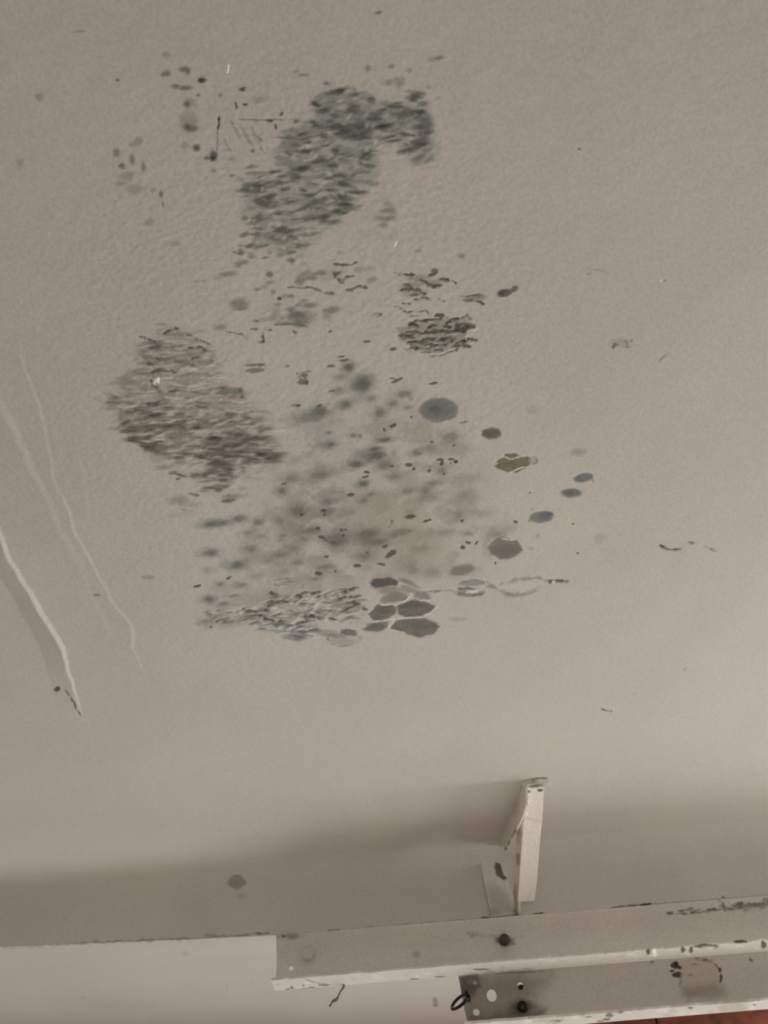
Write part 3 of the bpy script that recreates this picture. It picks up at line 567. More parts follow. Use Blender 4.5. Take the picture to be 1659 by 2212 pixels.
# -- lower edge: cracked, flaking strip
CRK = [(450, 1318), (540, 1310), (580, 1285), (690, 1275), (770, 1270), (790, 1300), (780, 1340), (690, 1340), (600, 1350), (520, 1345), (430, 1350)]
P.region(CRK, (140, 130, 120), .6, 14, 12, 24, streak=(30, 10, .1, .35, .6))
P.region(CRK, (108, 98, 89), .5, 10, 12, 20, streak=(26, 7, .12, .48, .64), dh=.001)
for q, w in [([(455, 1346), (472, 1340), (488, 1340)], 2.4), ([(450, 1356), (458, 1352)], 2), ([(515, 1337), (545, 1330), (575, 1328), (598, 1329), (615, 1323), (631, 1316), (655, 1313), (675, 1311)], 2.0), ([(716, 1287), (732, 1282), (749, 1279)], 3), ([(752, 1275), (765, 1270), (776, 1271)], 2.6), ([(728, 1296), (740, 1290), (752, 1287), (762, 1290)], 2.2), ([(565, 1337), (590, 1341), (620, 1342)], 2.2), ([(600, 1346), (630, 1352), (645, 1346), (680, 1340)], 2.8), ([(590, 1357), (629, 1352), (660, 1353)], 2), ([(684, 1336), (705, 1338), (728, 1338)], 2), ([(700, 1315), (720, 1322), (760, 1316)], 1.6), ([(610, 1297), (622, 1302), (626, 1306)], 2), ([(640, 1284), (650, 1290)], 3), ([(670, 1284), (690, 1280)], 2), ([(685, 1288), (705, 1290)], 3), ([(655, 1335), (672, 1332), (690, 1337)], 4), ([(575, 1300), (590, 1297)], 2), ([(575, 1308), (592, 1307)], 2.6), ([(782, 1316), (795, 1315)], 3), ([(760, 1300), (775, 1303)], 5), ([(520, 1317), (540, 1318), (556, 1324)], 3.4), ([(568, 1320), (580, 1319), (588, 1316)], 3.2), ([(570, 1333), (575, 1342)], 3)]:
    P.stroke(q, w, (58, 49, 42), .88, dh=-.0012)
P.scatter(CRK, 60, (6, 18), (1.4, 3), [(66, 57, 49), (92, 82, 73)], (.4, .8), 41, (.12, .2), dh=-.001)
P.scatter(CRK, 60, (5, 16), (1.5, 3.5), [(186, 176, 164), (178, 168, 156)], (.4, .75), 42, (.12, .3), dh=.0014)
BL = [(560, 1352), (600, 1348), (640, 1352), (685, 1348), (690, 1366), (670, 1378), (645, 1384), (615, 1376), (590, 1366), (565, 1362)]
P.region(BL, (132, 134, 130), .85, 5, 5, 14); P.scatter(BL, 26, (8, 20), (1.8, 4), [(86, 89, 88), (104, 106, 102), (112, 112, 106)], (.5, .85), 43, (.05, .15), dh=-.0008); P.scatter(BL, 10, (8, 16), (1.5, 2.5), [(196, 194, 184)], (.5, .7), 44, (.1, .1), dh=.001)
P.blob(754, 1366, 19, 7, (96, 101, 92), .9, .25, .3, -.15, -.0006); P.stroke([(735, 1370), (750, 1362), (768, 1362)], 1.8, (70, 74, 68), .8); P.stroke([(742, 1375), (758, 1372), (770, 1370)], 2, (60, 56, 50), .7)
P.blob(705, 1367, 24, 7, (128, 120, 108), .65); P.blob(740, 1386, 32, 9, (142, 133, 123), .6, .5); P.blob(725, 1374, 22, 5, (108, 100, 90), .6)
P.stroke([(712, 1392), (735, 1396), (762, 1394)], 1.4, (112, 104, 95), .6); P.blob(778, 1378, 6, 5, (140, 130, 120), .5); P.stroke([(704, 1379), (712, 1381)], 2, (72, 66, 58), .8)
P.region([(425, 1335), (470, 1325), (540, 1330), (520, 1352), (440, 1358)], (140, 129, 120), .5, 10, 8)
for q in [[(600, 1258), (640, 1256)], [(585, 1254), (640, 1248)], [(590, 1264), (620, 1262)]]: P.stroke(q, 2, (112, 103, 94), .6)

# -- plates of lifting paint
PL = [(801, 1260), (807, 1251), (843, 1247), (860, 1255), (855, 1263), (811, 1270), (803, 1266)]; P.region(PL, (54, 58, 55), .93, 2.2, 2.6, 11, dh=-.0005); P.region(PL, (44, 47, 46), .6, 5, 3, 14, streak=(20, 9, .1, .4, .62)); P.blob(815, 1258, 14, 8, (42, 46, 45), .5); P.blob(878, 1256, 18, 5, (96, 90, 80), .7, .4, .3, -.35); P.stroke([(800, 1250), (808, 1248)], 2, (60, 56, 50), .7)
PL = [(820, 1299), (827, 1289), (843, 1276), (869, 1279), (882, 1289), (876, 1295), (856, 1300), (830, 1304)]; P.region(PL, (124, 116, 101), .93, 2.2, 2.6, 11, dh=-.0005); P.region(PL, (110, 102, 88), .6, 5, 3, 14, streak=(20, 9, .1, .4, .62)); P.blob(842, 1275, 22, 8, (128, 119, 104), .8, .25, .25); P.blob(886, 1271, 22, 9, (124, 115, 102), .75, .3, .3); P.blob(912, 1287, 19, 9, (116, 108, 95), .85, .25, .25, -.2)
PL = [(794, 1328), (811, 1312), (817, 1307), (853, 1308), (855, 1325), (840, 1336), (807, 1341)]; P.region(PL, (92, 87, 74), .93, 2.2, 2.6, 11, dh=-.0005); P.region(PL, (74, 70, 59), .6, 5, 3, 14, streak=(20, 9, .1, .4, .62)); P.blob(830, 1318, 18, 9, (70, 66, 55), .6); PL = [(856, 1312), (876, 1302), (895, 1295), (921, 1302), (943, 1308), (928, 1321), (908, 1331), (882, 1335), (860, 1328)]; P.region(PL, (88, 84, 72), .93, 2.2, 2.6, 11, dh=-.0005); P.region(PL, (68, 65, 54), .6, 5, 3, 14, streak=(20, 9, .1, .4, .62)); P.blob(886, 1308, 26, 7, (64, 61, 51), .75, .3, .3)
PL = [(781, 1359), (807, 1346), (840, 1341), (830, 1361), (820, 1365), (794, 1364)]; P.region(PL, (106, 101, 89), .93, 2.2, 2.6, 11, dh=-.0005); P.region(PL, (88, 84, 73), .6, 5, 3, 14, streak=(20, 9, .1, .4, .62)); P.blob(806, 1350, 16, 5, (86, 82, 72), .6)
PL = [(840, 1357), (856, 1341), (882, 1336), (915, 1335), (938, 1344), (949, 1352), (938, 1369), (908, 1377), (882, 1370)]; P.region(PL, (104, 99, 87), .93, 2.2, 2.6, 11, dh=-.0005); P.region(PL, (90, 86, 74), .6, 5, 3, 14, streak=(20, 9, .1, .4, .62)); P.blob(900, 1350, 36, 9, (92, 88, 76), .6, .5, .3)
for q, w in [([(800, 1343), (825, 1341), (851, 1336)], 2.2), ([(851, 1336), (845, 1348), (836, 1358)], 2.6), ([(853, 1336), (885, 1334), (912, 1333), (928, 1324), (944, 1311)], 2.4), ([(820, 1306), (860, 1305), (880, 1294), (888, 1286)], 3), ([(884, 1280), (890, 1290)], 3.4), ([(900, 1296), (930, 1297)], 2.4), ([(830, 1359), (850, 1362), (880, 1368)], 1.8)]:
    P.stroke(q, w, (206, 198, 182), .75, dh=.0014)
P.stroke([(855, 1311), (858, 1325)], 3, (118, 112, 100), .7)
P.blob(990, 1338, 22, 5, (146, 136, 126), .5); P.blob(945, 1312, 5, 3, (200, 192, 178), .6)
P.stroke([(905, 1279), (934, 1277), (960, 1275), (987, 1277)], 2.0, (118, 110, 100), .75); P.stroke([(935, 1280), (950, 1278)], 1.4, (78, 70, 62), .7)
P.stroke([(870, 1262), (900, 1272), (930, 1272)], 2.6, (176, 168, 152), .6, dh=.001)
P.blob(1021, 1259, 30, 6.5, (126, 126, 116), .9, .2, .25, .04, -.0005); P.stroke([(992, 1261), (1020, 1253), (1046, 1258)], 1.6, (98, 98, 90), .8)
P.blob(1014, 1280, 32, 9, (122, 122, 112), .85, .2, .3, 0, -.0005); P.stroke([(988, 1272), (1010, 1270), (1030, 1276)], 2.2, (74, 74, 66), .85); P.stroke([(990, 1282), (1020, 1287), (1050, 1281)], 2.2, (72, 70, 62), .85); P.blob(1022, 1277, 15, 3.2, (204, 200, 188), .8, .3, .4, .1, .001)
P.blob(1059, 1266, 13, 6, (138, 134, 122), .8, .3, .3, -.3); P.stroke([(1046, 1258), (1051, 1264), (1040, 1270)], 1.6, (214, 208, 196), .8, dh=.001); P.stroke([(1055, 1264), (1075, 1271)], 2, (112, 106, 96), .7)
for q, w, c in [([(1078, 1263), (1113, 1252), (1154, 1248), (1186, 1256)], 3.4, (136, 128, 117)), ([(1186, 1256), (1205, 1256), (1228, 1255)], 3.6, (104, 97, 86)), ([(1068, 1271), (1095, 1284), (1132, 1284), (1150, 1276), (1166, 1268)], 4, (144, 134, 124)), ([(1088, 1282), (1110, 1287), (1134, 1282)], 3, (128, 118, 108))]:
    P.stroke(q, w, c, .75, dh=-.0006)
for q in [(1190, 1258, 6, 3.4), (1187, 1254, 5, 2), (1212, 1255, 8, 2.4), (1200, 1254, 9, 1.6)]: P.blob(*q, (70, 64, 55), .8, .3, .4)
P.blob(1196, 1258, 4, 3, (200, 194, 182), .8, .3); P.blob(1125, 1268, 34, 8, (178, 170, 158), .4)

# -- slight fuzz of colour round the whole outbreak
P.region([(300, 700), (560, 480), (800, 520), (1040, 700), (1250, 1000), (1230, 1260), (900, 1390), (560, 1400), (400, 1330), (250, 950)], (176, 170, 158), .25, 120, 40, 90)

# -- relief: trowel ridges on the left (dropping away to the right of each crest)
def ridge(pts, amp, wl, wr):
    """amp: height at the crest; wl / wr: widths of its left and right flanks, in plan units"""
    pts = np.array(pts, float); yq = np.clip(P.y, pts[0, 1] - 60, pts[-1, 1] + 60)
    xc = np.interp(P.y, pts[:, 1], pts[:, 0], left=1e6, right=1e6)
    xe = np.interp(P.y, pts[:, 1], pts[:, 0])
    w = pts[:, 2] if pts.shape[1] > 2 else np.ones(len(pts))
    ww = np.interp(P.y, pts[:, 1], w, left=0, right=0)
    d = P.x - xe + 5 * (fbm(P.y / 25, P.x / 60, 77, 3) - .5) * 2
    hh = np.where(d < 0, np.clip(1 + d / wl, 0, 1), 1 - sstep(0, wr, d))
    P.h += amp * ww * hh
ridge([(-40, 810, 0), (0, 891, 1), (24, 928, 1), (45, 981, 1), (73, 1038, .8), (106, 1107, .6), (138, 1176, .5), (163, 1225, .45), (187, 1282, .4), (212, 1327, .35), (250, 1420, 0)], 0.0016, 70, 22)
ridge([(30, 720, 0), (53, 802, .6), (81, 879, .5), (114, 1042, .5), (142, 1099, 1), (163, 1160, 1), (195, 1221, .8), (224, 1265, .9), (240, 1302, 1.1), (264, 1327, 1), (281, 1351, .9), (285, 1400, .9), (301, 1440, .4), (310, 1460, 0)], 0.0010, 45, 9)
ridge([(-30, 1080, .5), (0, 1156, .8), (24, 1213, .9), (53, 1261, 1), (77, 1298, 1.2), (98, 1335, 1.3), (118, 1367, 1.3), (134, 1400, 1.2), (151, 1465, .6), (170, 1530, .2), (180, 1560, 0)], 0.0058, 46, 4)
ridge([(130, 900, 0), (160, 950, .5), (175, 1030, .6), (185, 1090, .5), (190, 1130, 0)], 0.0004, 20, 8)
# lumpy skin near the mould and the general orange-peel of rolled paint
P.h += 0.0006 * (fbm(P.x / 60, P.y / 45, 91, 3) - .5)
near = sstep(700, 300, np.hypot((P.x - 640) * .9, (P.y - 780) * .75))
P.h += 0.0006 * near * (fbm(P.x / 11, P.y / 8, 93, 2) - .5)
wr = np.zeros(P.n); i = P.near(220, 660, 680, 1110); wr[i] = sstep(-20, 25, P.inside(i, BROWN, 10))
P.h += 0.0017 * wr * (0.5 + 0.5 * sstep(820, 900, P.y)) * (fbm(P.x / 32 + .1 * P.y / 9, P.y / 9, 95, 3) - .5)
lum = P.m @ np.array([.3, .55, .15]); P.m *= np.clip(lum, .02, 1)[:, None] ** 0.58      # thickness of the growth
fade = np.clip(np.minimum(np.minimum(1.12 - abs(V[:, 0]), YW - COVE - V[:, 1]), V[:, 1] + .05) / 0.03, 0, 1)
V[:, 2] -= P.h * fade
Q = grid_quads(len(yr), len(xc))
# plain surrounding ceiling in the same mesh
def add_quad(x0, x1, y0, y1):
    global V, Q
    k = len(V); V = np.r_[V, np.array([(x0, y0, H), (x1, y0, H), (x1, y1, H), (x0, y1, H)])]
    Q = np.r_[Q, [[k, k + 1, k + 2, k + 3]]]
n0 = len(V)
add_quad(XL, XR, YF, -0.05); add_quad(XL, -1.14, -0.05, YW - COVE); add_quad(1.14, XR, -0.05, YW - COVE)
st = np.r_[P.m, np.ones((len(V) - n0, 3))]
struct(link('ceiling', big_mesh('ceiling', V, Q[:, ::-1], st), M_ceil))

# ------------------------------------------------------------------ steel channels along the head of the opening
def channel(z_top, z_bot, lip, x0, x1, y0, paint, holes, cut=None, name='steel_channel'):
    """concave web + forward lip; returns (web mesh, lip mesh)"""
    res = 0.0021
    xs = np.arange(x0, x1, res); T = 60
    t = np.linspace(0, 1, T)
    z = z_top - 0.007 + (z_bot - z_top + 0.007) * t; z[0] = z_top + 0.001
    # rolled section: top edge turned forward, web slightly dished
    y = y0 - 0.030 * np.clip(1 - t / 0.65, 0, 1) ** 2 - 0.022 * np.clip((t - 0.5) / 0.5, 0, 1) ** 2; y[0] = y0 + 0.002
    G = np.stack([np.tile(xs, (T, 1)), np.tile(y[:, None], (1, len(xs))), np.tile(z[:, None], (1, len(xs)))], -1)
    if cut is not None:                         # end not quite square
        G[:, :, 0] += (cut * t)[:, None] * np.clip(1 - (xs - x0) / 0.03, 0, 1)[None, :]
    V = G.reshape(-1, 3); Q = grid_quads(T, len(xs))
    P = Painter(V)
    for hx, hz, hr in holes:                    # drilled holes: real openings
        d = np.hypot(V[:, 0] - hx, V[:, 2] - hz)
        cq = V[Q].mean(1); keep = np.hypot(cq[:, 0] - hx, cq[:, 2] - hz) > hr
        Q = Q[keep]
        used = np.zeros(len(V), bool); used[Q.ravel()] = True
        rim = used & (d < hr + res * 1.3)
        k = hr / np.maximum(d[rim], 1e-6)
        V[rim, 0] = hx + (V[rim, 0] - hx) * k; V[rim, 2] = hz + (V[rim, 2] - hz) * k
    paint(P)
    web = big_mesh('web', V, Q, P.m)
    # lip: 4 mm plate, front edge slightly worn
    nl = 26; yy = np.linspace(y0 - 0.001, y0 - lip, nl)
    ys2, zs2 = [], []
    for q in yy: ys2.append(q); zs2.append(z_bot)
    for a in np.linspace(0, math.pi, 6)[1:]:
        ys2.append(y0 - lip - 0.003 * math.sin(a)); zs2.append(z_bot + 0.003 - 0.003 * math.cos(a))
    for q in yy[::-1][1:]: ys2.append(q); zs2.append(z_bot + 0.006)
    xl = np.arange(x0, x1, res)
    G = np.stack([np.tile(xl, (len(ys2), 1)), np.tile(np.array(ys2)[:, None], (1, len(xl))), np.tile(np.array(zs2)[:, None], (1, len(xl)))], -1)
    V2 = G.reshape(-1, 3); P2 = Painter(V2); paint(P2, True)
    fe = (V2[:, 1] < y0 - lip * 0.8)
    V2[fe, 2] += 0.002 * (fbm(V2[fe, 0] * 60, V2[fe, 1] * 20, 7, 3) - .5)
    V2[fe, 1] += 0.005 * (fbm(V2[fe, 0] * 45, V2[fe, 0] * 3, 8, 3) - .5)
    lipm = big_mesh('lip', V2, grid_quads(len(ys2), len(xl)), P2.m)
    return web, lipm

RUST = (58, 46, 38)
def paint1(P, lip=False):
    if not lip:
        P.blob(618, 2020, 30, 9, (128, 116, 110), .6, .5, .4); P.blob(612, 2022, 4, 2.6, (60, 52, 48), .9, .3); P.blob(630, 2022, 14, 6, (112, 102, 98), .6)
        P.blob(628, 2048, 9, 6, (172, 164, 152), .5); P.blob(900, 2062, 9, 8, (120, 110, 100), .5)
        P.stroke([(1010, 2015), (1040, 2020), (1075, 2026)], 6, (122, 110, 100), .55, wob=4); P.blob(1090, 2032, 20, 11, (74, 62, 54), .85, .4, .4, -.2)
        rnd = random.Random(4)                 # peeling along the top, right-hand end
        for k in range(46):
            u = rnd.random() ** .7; x = 1440 + 225 * u; y = 1975 - 24 * u + rnd.gauss(0, 3.2)
            P.blob(x, y, rnd.uniform(3, 11), rnd.uniform(1.4, 4.2), rnd.choice([(96, 86, 82), (80, 70, 66), (116, 106, 100)]), rnd.uniform(.5, .9), .3, .5, .12)
        P.stroke([(1565, 1962), (1600, 1962), (1659, 1954)], 7, (112, 104, 98), .6)
        P.stroke([(1450, 1976), (1500, 1971), (1540, 1968)], 1.8, (88, 78, 72), .7)
        P.stroke([(1550, 1945), (1561, 1950), (1563, 1960)], 2, (100, 90, 84), .6)
    else:
        for q in [(1400, 2056, 5, 6), (1475, 2052, 5, 6), (1493, 2053, 4, 8), (1545, 2045, 8, 5), (1600, 2034, 14, 4), (1520, 2044, 20, 4), (1650, 2040, 6, 8)]: P.blob(*q, RUST, .9, .25, .4)
        for q in [(630, 2133, 4, 3), (672, 2134, 9, 2.6), (700, 2128, 12, 2), (655, 2130, 3, 4), (622, 2137, 4, 2.4), (895, 2115, 10, 2), (950, 2110, 10, 1.6), (1040, 2094, 18, 2)]: P.blob(*q, (84, 74, 66), .8, .3, .4)
        P.stroke([(625, 2139), (650, 2137), (690, 2133)], 1.6, (60, 52, 46), .8); P.stroke([(655, 2114), (690, 2125), (720, 2128)], 1.6, (104, 96, 88), .6)
        P.stroke([(1000, 2106), (1100, 2098), (1160, 2091)], 2, (100, 92, 84), .5)
        rnd = random.Random(9)
        for k in range(30): x = rnd.uniform(600, 1650); P.blob(x, 2125 - .085 * (x - 700) + rnd.uniform(-10, 14), rnd.uniform(4, 14), rnd.uniform(2, 4), rnd.choice([(150, 144, 130), (188, 180, 166)]), .5, .5, .5)
        P.blob(1414, 2058, 3.4, 9, (214, 208, 196), .9, .3, .3, .1)
def paint2(P, lip=False):
    if not lip:
        # grime round the bare end of the steel
        P.region([(985, 2105), (1050, 2105), (1120, 2100), (1190, 2105), (1150, 2150), (1160, 2200), (1000, 2215)], (112, 103, 92), .75, 26, 16, 40)
        P.region([(988, 2108), (1035, 2110), (1040, 2130), (1015, 2150), (995, 2150)], (70, 62, 58), .8, 10, 8, 18)
        P.blob(1018, 2120, 10, 7, (112, 103, 98), .7, .4, .3); P.blob(1026, 2123, 4, 4, (160, 152, 144), .7)
        P.blob(1127, 2175, 26, 16, (70, 60, 52), .75, .5, .3); P.region([(1010, 2195), (1090, 2185), (1180, 2180), (1180, 2205), (1010, 2215)], (72, 62, 54), .7, 14, 10, 30)
        P.blob(1105, 2098, 60, 5, (96, 86, 76), .6, .5, .4)
        # torn patch of filler
        PT = [(1462, 2080), (1500, 2070), (1535, 2072), (1552, 2088), (1556, 2115), (1545, 2140), (1500, 2150), (1470, 2150), (1468, 2110)]
        P.region(PT, (150, 138, 124), .5, 5, 6, 20); P.region([(1470, 2130), (1560, 2125), (1570, 2160), (1480, 2165)], (104, 92, 82), .5, 14, 12, 20)
        for q in [(1457, 2085, 9, 8), (1463, 2106, 10, 6), (1461, 2082, 6, 5), (1452, 2097, 6, 2.4), (1468, 2090, 5, 4), (1555, 2096, 3, 6), (1558, 2112, 3.2, 8), (1556, 2120, 2.4, 4)]: P.blob(*q, (44, 34, 28), .93, .2, .35)
        P.stroke([(1503, 2071), (1520, 2073), (1530, 2074)], 3.4, (84, 74, 64), .8); P.stroke([(1530, 2074), (1546, 2084), (1554, 2094)], 1.6, (92, 82, 72), .8); P.stroke([(1470, 2095), (1472, 2120), (1466, 2135)], 1.8, (116, 105, 94), .6); P.blob(1500, 2083, 7, 2, (104, 94, 84), .7); P.blob(1492, 2106, 5, 2, (112, 101, 90), .7)
        P.blob(1622, 2073, 5, 3, (84, 74, 66), .85, .3, .4, -.7); P.blob(1408, 2078, 5, 3, (90, 80, 70), .7)
    else:
        for q in [(1316, 2193, 8, 5), (1310, 2202, 8, 3), (1340, 2186, 6, 3), (1200, 2205, 12, 3), (1270, 2196, 10, 2), (1296, 2206, 8, 2), (1490, 2178, 6, 2), (1630, 2170, 3, 2)]: P.blob(*q, (84, 78, 70), .85, .3, .4)
        rnd = random.Random(19)
        for k in range(40): x = rnd.uniform(1100, 1650); P.blob(x, 2208 - .085 * (x - 1150) + rnd.uniform(-12, 12), rnd.uniform(4, 16), rnd.uniform(2, 5), rnd.choice([(150, 146, 132), (184, 178, 164), (140, 134, 122)]), .5, .5, .5)
        P.region([(1540, 2162), (1600, 2155), (1620, 2185), (1560, 2188)], (142, 130, 118), .6, 8, 8)

def hole_at(x, y, r, Y): p = ony(x, y, Y); return (p[0], p[2], r)
Y1 = YW; Y2 = YW + 0.075
Z1T, Z1B = 2.2135, 2.113
Z2T, Z2B = ony(1300, 2087, Y2)[2] + .007, ony(1500, 2193, Y2)[2]; print('ch2', Z2T, Z2B)
c1 = empty('steel_channel', (0.5, Y1, Z1B))
tag(c1, 'upper cream-painted steel channel below the wall face, hexagonal nut near its left end', 'steel channel', 'steel channels over the opening')
h1 = [hole_at(629, 2092, 0.0047, Y1 - .001)]
XEND = 1.6
w, l = channel(Z1T, Z1B, 0.052, ony(598, 2080, Y1)[0], XEND, Y1, paint1, h1)
link('web', w, M_steel, c1); link('lip', l, M_steel, c1)
def bolt(px, py, Y, r, parent, mat, hexa=True, name='bolt', h=0.006):
    p = ony(px, py, Y)
    me = lathe_mesh(name, (p[0], Y + 0.004, p[2]), (0.05, -1, -0.12), [(r, 0), (r, h * .8), (r * .82, h), (r * .1, h)], poly=6 if hexa else None)
    return link(name, me, mat, parent)
M_nut = plain('painted_nut', (0.66, 0.62, 0.57), 0.4)
bolt(664, 2059, Y1 - .016, 0.013, c1, M_nut, True, 'nut', 0.008)
bolt(1089, 2030, Y1 - .014, 0.010, c1, M_rust, False, 'bolt', 0.014)

c2 = empty('steel_channel', (0.6, Y2, Z2B))
tag(c2, 'lower steel channel, grimy drilled end carrying an iron ring, red boarding below', 'steel channel', 'steel channels over the opening')
h2 = [hole_at(1062, 2153, 0.0098, Y2), hole_at(1029, 2188, 0.0066, Y2), hole_at(1124, 2134, 0.0058, Y2)]
w, l = channel(Z2T - .001, Z2B, 0.05, ony(990, 2112, Y2 - .02)[0], XEND, Y2, paint2, h2, cut=0.010)
link('web', w, M_steel, c2); link('lip', l, M_steel, c2)
bolt(1128, 2175, Y2 - .004, 0.010, c2, M_dark, False, 'bolt', 0.012)
p = ony(1125, 2134, Y2 + .004)
link('bolt', lathe_mesh('bolt', (p[0] + .002, Y2 + .018, p[2]), (0, -1, 0), [(0.009, 0), (0.009, .006), (.006, .008)], 16), M_dark, c2)

# iron ring through the end of the lower channel
pts = []
cx, cy = 993, 2164
for k in range(25):
    a = 2 * math.pi * k / 24
    u, v = 22 * math.cos(a), 7.5 * math.sin(a)
    ca, sa = math.cos(math.radians(43)), math.sin(math.radians(43))
    X = cx + u * ca + v * sa; Yp = cy - u * sa + v * ca
    pts.append(ony(X, Yp, Y2 - 0.016 - 0.014 * math.sin(a + .4)))
ring = link('iron_ring', tube_mesh('iron_ring', pts, 0.0030, 12), M_dark)
tag(ring, 'small dark iron ring hanging from the left end of the lower steel channel', 'ring')
eye = link('staple', tube_mesh('staple', [ony(1006, 2140, Y2 + .004), ony(1008, 2146, Y2 - .022), ony(1013, 2152, Y2 - .024), ony(1014, 2161, Y2 - .012), ony(1013, 2163, Y2 + .004)], 0.0028, 10), M_dark, ring)

# dirty cobweb strand under the upper channel
pts = [ony(744, 2128, Y1 - .004), ony(741, 2134, Y1 - .003), ony(735, 2143, Y1 - .003), ony(731, 2152, Y1 - .004), ony(728, 2158, Y1 - .005), ony(724, 2161, Y1 - .006), ony(720, 2162, Y1 - .006), ony(717, 2166, Y1 - .005), ony(715, 2170, Y1 - .005), ony(712, 2174, Y1 - .004)]
cw = link('cobweb', tube_mesh('cobweb', pts, [.0026, .0022, .0016, .0019, .0030, .0034, .0026, .0016, .0018, .0022], 8), M_web)
tag(cw, 'short dusty cobweb strand dangling below the upper steel channel', 'cobweb')

# ------------------------------------------------------------------ angle bracket between ceiling and wall
br = empty('angle_bracket', onz(1150, 1700, H))
tag(br, 'cream-painted steel angle bracket bracing the ceiling to the wall above the channels', 'bracket')
def dz(x, y, d): return onz(x, y, H - d)
def dy(x, y, d): return ony(x, y, YW - d)
# bright strut: flat face from ceiling foot down to the wall
def lerp_depth(x, y, t):                        # plane of the strut, from ceiling foot to the wall foot
    a = dz(1155, 1704, .010); b = dy(1138, 1944, .040)
    n = np.cross(b - a, STRUT_SIDE); d = ray(x, y)
    return CAM + d * (((a - CAM) @ n) / (d @ n))
a = dz(1155, 1704, .010); b = dy(1138, 1944, .040)
STRUT_SIDE = np.array([0.93, 0.30, 0.12])      # face turned a little to the right
Lp = [(1133, 1701), (1136, 1725), (1138, 1750), (1132, 1774), (1129, 1802), (1127, 1830), (1123, 1883), (1121, 1915), (1119, 1948)]
Rp = [(1177, 1700), (1174, 1725), (1173, 1750), (1171, 1775), (1168, 1802), (1165, 1835), (1161, 1893), (1158, 1920), (1155, 1946)]
LL = [lerp_depth(x, y, 0) for x, y in Lp]; RR = [lerp_depth(x, y, 0) for x, y in Rp]
nf = np.cross(np.array(LL[-1]) - LL[0], STRUT_SIDE); nf /= np.linalg.norm(nf)
if nf @ FW < 0: nf = -nf                        # away from the viewer
def ps(P):
    P.blob(1140, 1710, 6, 3, (52, 42, 36), .9, .3, .2, .2); P.blob(1167, 1707, 7, 2.6, (40, 32, 28), .95, .3, .2, .1); P.blob(1150, 1697, 14, 5, (96, 84, 74), .7, .4, .4)
    P.stroke([(1135, 1765), (1150, 1772), (1170, 1776)], 2.4, (150, 140, 130), .6); P.blob(1125, 1862, 3.4, 9, (92, 80, 70), .85, .3, .3)
    P.blob(1136, 1757, 5, 5, (200, 190, 178), .6)
me = strip_slab('strut', LL, RR, 0.004, nf, 16, 90); slab_stain(me, painter=ps); link('strut', me, M_bracket, br)
# its rear flange, seen dark from the left
FLp = [(1118, 1786), (1116, 1802), (1114, 1830), (1111, 1883), (1109, 1930), (1112, 1972)]
FRp = [(1131, 1776), (1129, 1802), (1127, 1830), (1123, 1883), (1120, 1940), (1121, 1974)]
def depth_on(p3, q): q = np.asarray(q, float); return q
fl = [lerp_depth(x, y, 0) for x, y in FRp]
flb = []
for (x, y), p in zip(FLp, fl):
    n = np.array([1.0, 0.25, 0.0]); d = ray(x, y)           # flange lies in a steep plane through the strut's left edge
    dist = np.linalg.norm(p - CAM) + 0.024
    flb.append(CAM + d / np.linalg.norm(d) * dist)
def pf(P):
    P.blob(1119, 1855, 4, 14, (96, 86, 76), .7, .4, .4); P.blob(1112, 1940, 6, 30, (112, 102, 92), .6); P.blob(1120, 1800, 5, 24, (128, 118, 108), .5)
me = strip_slab('flange', flb, fl, 0.004, (1, 0.3, 0.1), 8, 60); slab_stain(me, painter=pf); link('flange', me, M_bracket, br)
# arm along the ceiling: vertical leg of the angle, seen from the left
tp = [dz(1131, 1692, .001), dz(1077, 1826, .001)]
t0, t1 = np.array(tp[0]), np.array(tp[1])
ax = (t1 - t0)
def arm_low(x, y):
    n = np.cross(ax, np.array([0.10, 0.0, 1.0])); d = ray(x, y)
    return CAM + d * (((t0 - CAM) @ n) / (d @ n))
top = [t0 + ax * k for k in np.linspace(0, 1, 6)]
low = [arm_low(x, y) for x, y in [(1136, 1702), (1136, 1740), (1128, 1766), (1117, 1788), (1104, 1812), (1090, 1841)]]
def pa(P):
    P.blob(1085, 1836, 5, 7, (205, 196, 182), .7, .3, .3); P.stroke([(1117, 1788), (1100, 1822), (1088, 1842)], 2, (60, 50, 44), .8); P.blob(1112, 1745, 10, 22, (140, 130, 120), .5)
me = strip_slab('arm', top, low, 0.004, (1, 0.2, 0), 12, 50); slab_stain(me, painter=pa); link('arm', me, M_bracket, br)
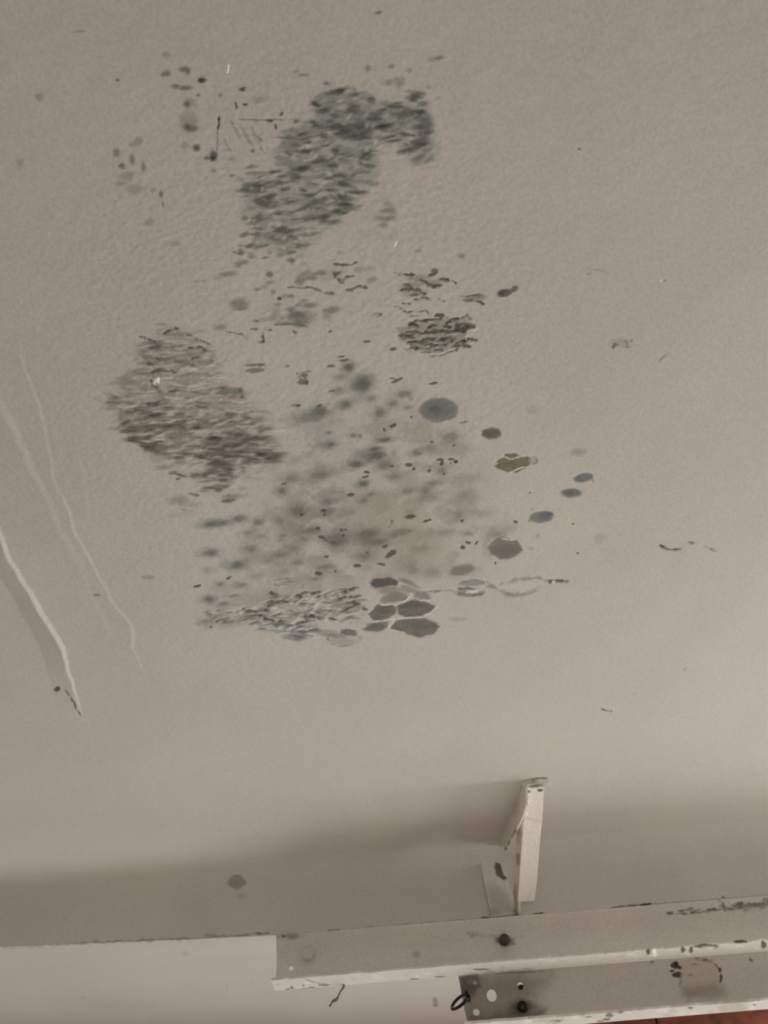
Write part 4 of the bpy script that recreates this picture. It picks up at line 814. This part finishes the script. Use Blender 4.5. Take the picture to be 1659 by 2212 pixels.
# leg flat on the wall
Ll = [dy(x, y, .010) for x, y in [(1036, 1842), (1043, 1890), (1052, 1935), (1061, 1980)]]
Lr = [dy(x, y, .010) for x, y in [(1086, 1843), (1091, 1872), (1107, 1931), (1120, 1974)]]
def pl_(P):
    P.region([(1070, 1862), (1082, 1866), (1086, 1886), (1096, 1898), (1090, 1902), (1072, 1892), (1068, 1875)], (66, 54, 46), .9, 2.5, 3, 8); P.region([(1050, 1905), (1075, 1915), (1100, 1930), (1118, 1972), (1062, 1982)], (122, 111, 99), .5, 9, 8, 16); P.blob(1060, 1970, 16, 7, (120, 110, 98), .5); P.blob(1116, 1968, 7, 12, (64, 54, 46), .7)  # dark stains, plus shade on the lower leg painted into the colour
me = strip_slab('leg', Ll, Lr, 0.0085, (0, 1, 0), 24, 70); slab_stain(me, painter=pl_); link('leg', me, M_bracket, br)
# foot plate with turned-up rim on the ceiling
f0 = [dz(1127, 1694, .004), dz(1140, 1688, .004), dz(1165, 1684, .004), dz(1185, 1684, .004)]
f1 = [dz(1133, 1702, .010), dz(1146, 1697, .010), dz(1166, 1693, .010), dz(1183, 1692, .010)]
def pfo(P): P.stroke([(1145, 1685), (1160, 1682), (1178, 1681)], 2.4, (60, 50, 42), .85); P.blob(1150, 1690, 12, 3, (120, 108, 96), .6)
me = strip_slab('foot', f0, f1, 0.004, (0, 0, 1), 8, 40); slab_stain(me, painter=pfo); link('foot', me, M_bracket, br)

# ------------------------------------------------------------------ curled flakes of white paint
def flake(px, py, outline, label, tilt):
    c = onz(px, py, H - 0.006)
    V = []; n = len(outline); k = 1.0 / np.linalg.norm(np.array(onz(px + 1, py, H)) - onz(px, py, H))
    s = 1 / k
    for lay in (0, 1):
        for (u, v) in outline:
            z = 0.0006 * lay + tilt * u * s - 0.05 * (v * s) ** 2 / max(s, 1e-6) * 1.0
            V.append((c[0] + u * s, c[1] - v * s * 1.25, c[2] + z))
    V.append((c[0], c[1], c[2] - .0012)); V.append((c[0], c[1], c[2] - .0002))
    F = [(i, (i + 1) % n, 2 * n) for i in range(n)] + [((i + 1) % n + n, i + n, 2 * n + 1) for i in range(n)] + [(i, i + n, (i + 1) % n + n, (i + 1) % n) for i in range(n)]
    o = link('paint_flake', poly_mesh('paint_flake', V, F), M_flake); tag(o, label, 'paint flake', 'loose paint flakes'); return o
flake(338, 823, [(-9, -3), (-4, -7), (-1, -2), (4, -6), (8, 2), (7, 8), (2, 6), (-3, 4)], 'bright white curled paint flake in the brown wrinkled mould patch', .35)
flake(854, 527, [(-4, -5), (1, -3), (5, 3), (4, 5), (-3, 3)], 'tiny white paint flake alone on clean ceiling below the green mould patch', .4)
flake(492, 150, [(-4, -6), (0, -5), (5, 6), (3, 8), (-2, 0)], 'tiny pale paint flake near the scattered dark spots at upper left', .3)
